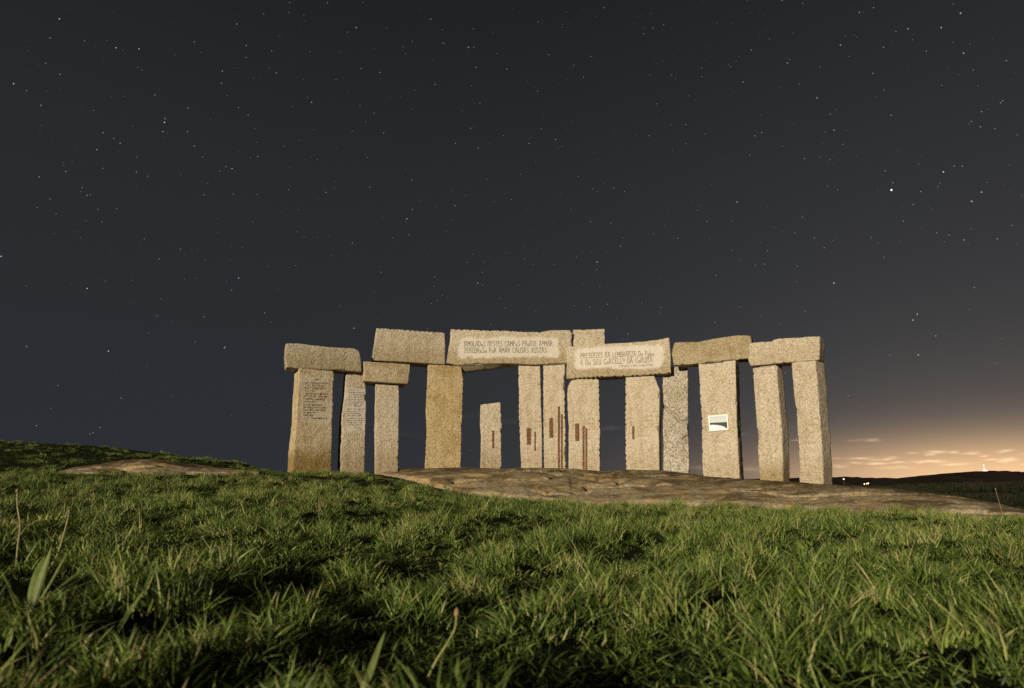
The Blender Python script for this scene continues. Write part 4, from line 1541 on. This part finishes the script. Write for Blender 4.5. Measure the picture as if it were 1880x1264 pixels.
def spline(pts, n=14):
    P = [np.array(p, float) for p in pts]
    out = []
    for i in range(n + 1):
        t = i / n * (len(P) - 1)
        k = min(int(t), len(P) - 2)
        f = t - k
        p0, p1, p2, p3 = P[max(k - 1, 0)], P[k], P[k + 1], P[min(k + 2, len(P) - 1)]
        out.append(0.5 * ((2 * p1) + (-p0 + p2) * f + (2 * p0 - 5 * p1 + 4 * p2 - p3) * f * f + (-p0 + 3 * p1 - 3 * p2 + p3) * f ** 3))
    return out


def stalk(label, pix, y, r, head, stem_mat='stem'):
    y = ground_at(min(pix[0][0], 1875), min(pix[0][1], 1262))[1] + 0.02
    """a single flower stalk standing in the grass at distance y; its curve read off the photograph"""
    pts = [at(u, v, y + dy_) for u, v, dy_ in pix]
    g = float(ground_z(np.array([pts[0][0]]), np.array([pts[0][1]]))[0])
    base = np.array([pts[0][0], pts[0][1], g - 0.01])
    root = empty("flower_stalk", base)
    tag(root, label, "plant", "flower stalks in the near grass")
    loc = [p - base for p in pts]
    if loc[0][2] > 0.004:
        loc = [np.zeros(3)] + loc
    curve = spline(loc)
    curved_tube("stem", curve, r, r * 0.75, MAT[stem_mat], root)
    tip = np.array(curve[-1])
    d = np.array(curve[-1]) - np.array(curve[-2])
    d /= np.linalg.norm(d)
    bm = bmesh.new()
    L_, rr = head
    prof = [(-.1, .35), (.1, .8), (.3, 1.0), (.55, .95), (.8, .65), (1.0, .15)]
    prev = None
    ax = Vector(d)
    a = ax.orthogonal().normalized()
    b = ax.cross(a)
    for t, f in prof:
        cur = [bm.verts.new(Vector(tip) + ax * (t * L_) + (a * math.cos(.7854 * k) + b * math.sin(.7854 * k)) * rr * f * (1 + .22 * math.sin(k * 2.4 + t * 9))) for k in range(8)]
        if prev:
            for k in range(8):
                bm.faces.new((prev[k], prev[(k + 1) % 8], cur[(k + 1) % 8], cur[k]))
        prev = cur
    bm.faces.new(prev)
    bm_obj("seed_head", bm, MAT['seed'], root, True)


stalk("pale curved stalk with a small seed head, bottom centre of the grass", [(783, 1250, 0), (800, 1215, 0), (822, 1180, .01), (835, 1155, .02), (838, 1132, .02)], 1.75, 0.0026, (0.018, 0.0062), 'greenstem')
stalk("tall thin dry stalk at the far left edge of the grass", [(28, 1065, 0), (32, 1010, .0), (37, 965, .01), (32, 930, .02), (32, 905, .02)], 2.55, 0.0032, (0.016, 0.006))
stalk("leaning pale dry stalk near the left edge beside the broad leaves", [(88, 1048, 0), (105, 1020, 0), (117, 982, .02), (123, 960, .02), (127, 942, .03)], 2.5, 0.0034, (0.014, 0.006))
stalk("short brown seed stalk at the bottom edge below the curved stalk", [(829, 1275, 0), (828, 1262, 0), (827, 1254, 0)], 1.66, 0.0022, (0.016, 0.0068), 'greenstem')
stalk("short brown seed stalk low in the bottom left corner", [(70, 1215, 0), (67, 1180, 0), (63, 1150, 0)], 1.9, 0.0028, (0.018, 0.006))
stalk("upright dry stalk standing near the right edge against the dark unlit grass", [(1842, 950, 0), (1835, 925, 0), (1828, 900, .05)], 8.8, 0.003, (0.03, 0.007))


def leaf_blade(name, parent, base, az_, length, width, rise, curl, mat, seed):
    rnd = random.Random(seed)
    V, F = [], []
    n = 9
    dx_, dy_ = math.cos(az_), math.sin(az_)
    for i in range(n + 1):
        t = i / n
        w = width * 0.5 * (math.sin(math.pi * min(1, t ** 0.75)) ** 0.8 * 0.93 + 0.07 * (1 - t))
        out = length * (t * math.cos(rise) + 0)
        z = length * (t * math.sin(rise) - curl * t * t)
        cx, cy = base[0] + dx_ * out, base[1] + dy_ * out
        wav = 0.06 * width * math.sin(9 * t + seed)
        for s, cup in ((-1, 0.32), (0, 0.0), (1, 0.32)):
            V.append((cx - dy_ * w * s, cy + dx_ * w * s, base[2] + z + cup * w + (wav if s else 0)))
    for i in range(n):
        for k in range(2):
            j = i * 3 + k
            F.append((j, j + 1, j + 4, j + 3))
    o = mesh_obj(name, V, F, mat, parent)
    md = o.modifiers.new("thickness", 'SOLIDIFY')
    md.thickness = 0.0006
    return o


def plantain(label, u, v, leaves, seed, mat='leaf'):
    p = ground_at(u, v)
    root = empty("plantain_plant", (p[0], p[1], p[2] - 0.005))
    root.scale = (1.05, 1.05, 1.05)
    tag(root, label, "plant", "broad-leaved plants in the near grass")
    for i, (a, L_, w, rise, curl) in enumerate(leaves):
        leaf_blade("leaf", root, (0.008 * math.cos(R(a)), 0.008 * math.sin(R(a)), 0.0), R(a), L_, w, R(rise), curl, MAT[mat], seed + i)


# azimuth in degrees: 0 points right, 90 away from the camera
plantain("big rosette of broad plantain leaves at the left edge of the grass", 55, 1118,
         [(14, .24, .030, 30, .08), (-6, .25, .034, 18, .05), (40, .19, .030, 48, .16), (70, .17, .028, 66, .12), (118, .18, .034, 60, .12), (165, .17, .036, 46, .16), (-50, .16, .03, 20, .15), (95, .17, .022, 76, .04), (25, .21, .026, 40, .12), (200, .15, .032, 28, .15), (-85, .13, .03, 18, .1)], 11)
plantain("upright single broad leaf in the grass right of the dry stalks", 305, 1058, [(100, .115, .016, 80, .0), (-20, .08, .016, 55, .1), (160, .08, .015, 60, .1)], 21)
plantain("small plant with two raised leaves between the rosette and the upright leaf", 245, 1070, [(35, .12, .020, 58, .05), (150, .10, .022, 62, .06), (88, .11, .018, 75, .05)], 31)
plantain("long single broad leaf slanting up at the lower left", 180, 1205, [(58, .155, .022, 62, .05), (-30, .10, .02, 30, .1), (150, .09, .02, 40, .1)], 41)
plantain("broad leaf tilted up at the bottom edge left of the curved stalk", 652, 1290, [(55, .125, .019, 62, .0), (160, .09, .018, 45, .1)], 51)
plantain("low round-leaved plant at the foot of the curved stalk", 790, 1268, [(5, .09, .026, 38, .08), (150, .08, .028, 42, .08), (40, .10, .018, 36, .12)], 61)
plantain("arching broad leaves in the grass near the right bottom corner", 1775, 1195, [(30, .16, .022, 42, .08), (75, .14, .02, 65, .05), (165, .20, .018, 48, .32), (130, .15, .018, 60, .16)], 71)
plantain("fresh bright low plant in the middle of the grass right of centre", 1490, 1062, [(15, .10, .042, 35, .1), (80, .09, .038, 50, .1), (150, .10, .040, 38, .1), (100, .13, .022, 74, .0), (-40, .07, .03, 30, .1), (200, .07, .03, 30, .1)], 81, 'clover')
plantain("second bright low plant beside the fresh one, nearer the right edge", 1612, 1052, [(20, .10, .040, 40, .1), (100, .09, .036, 52, .1), (170, .09, .038, 40, .1), (-60, .07, .03, 28, .1)], 91, 'clover')
plantain("tall narrow-leaved plant at the edge of the grass below the end uprights", 1530, 962, [(100, .22, .016, 76, .1), (60, .24, .016, 58, .2), (130, .24, .016, 56, .2), (20, .24, .016, 42, .3), (165, .26, .016, 40, .3), (85, .20, .016, 70, .1)], 95, 'clover')
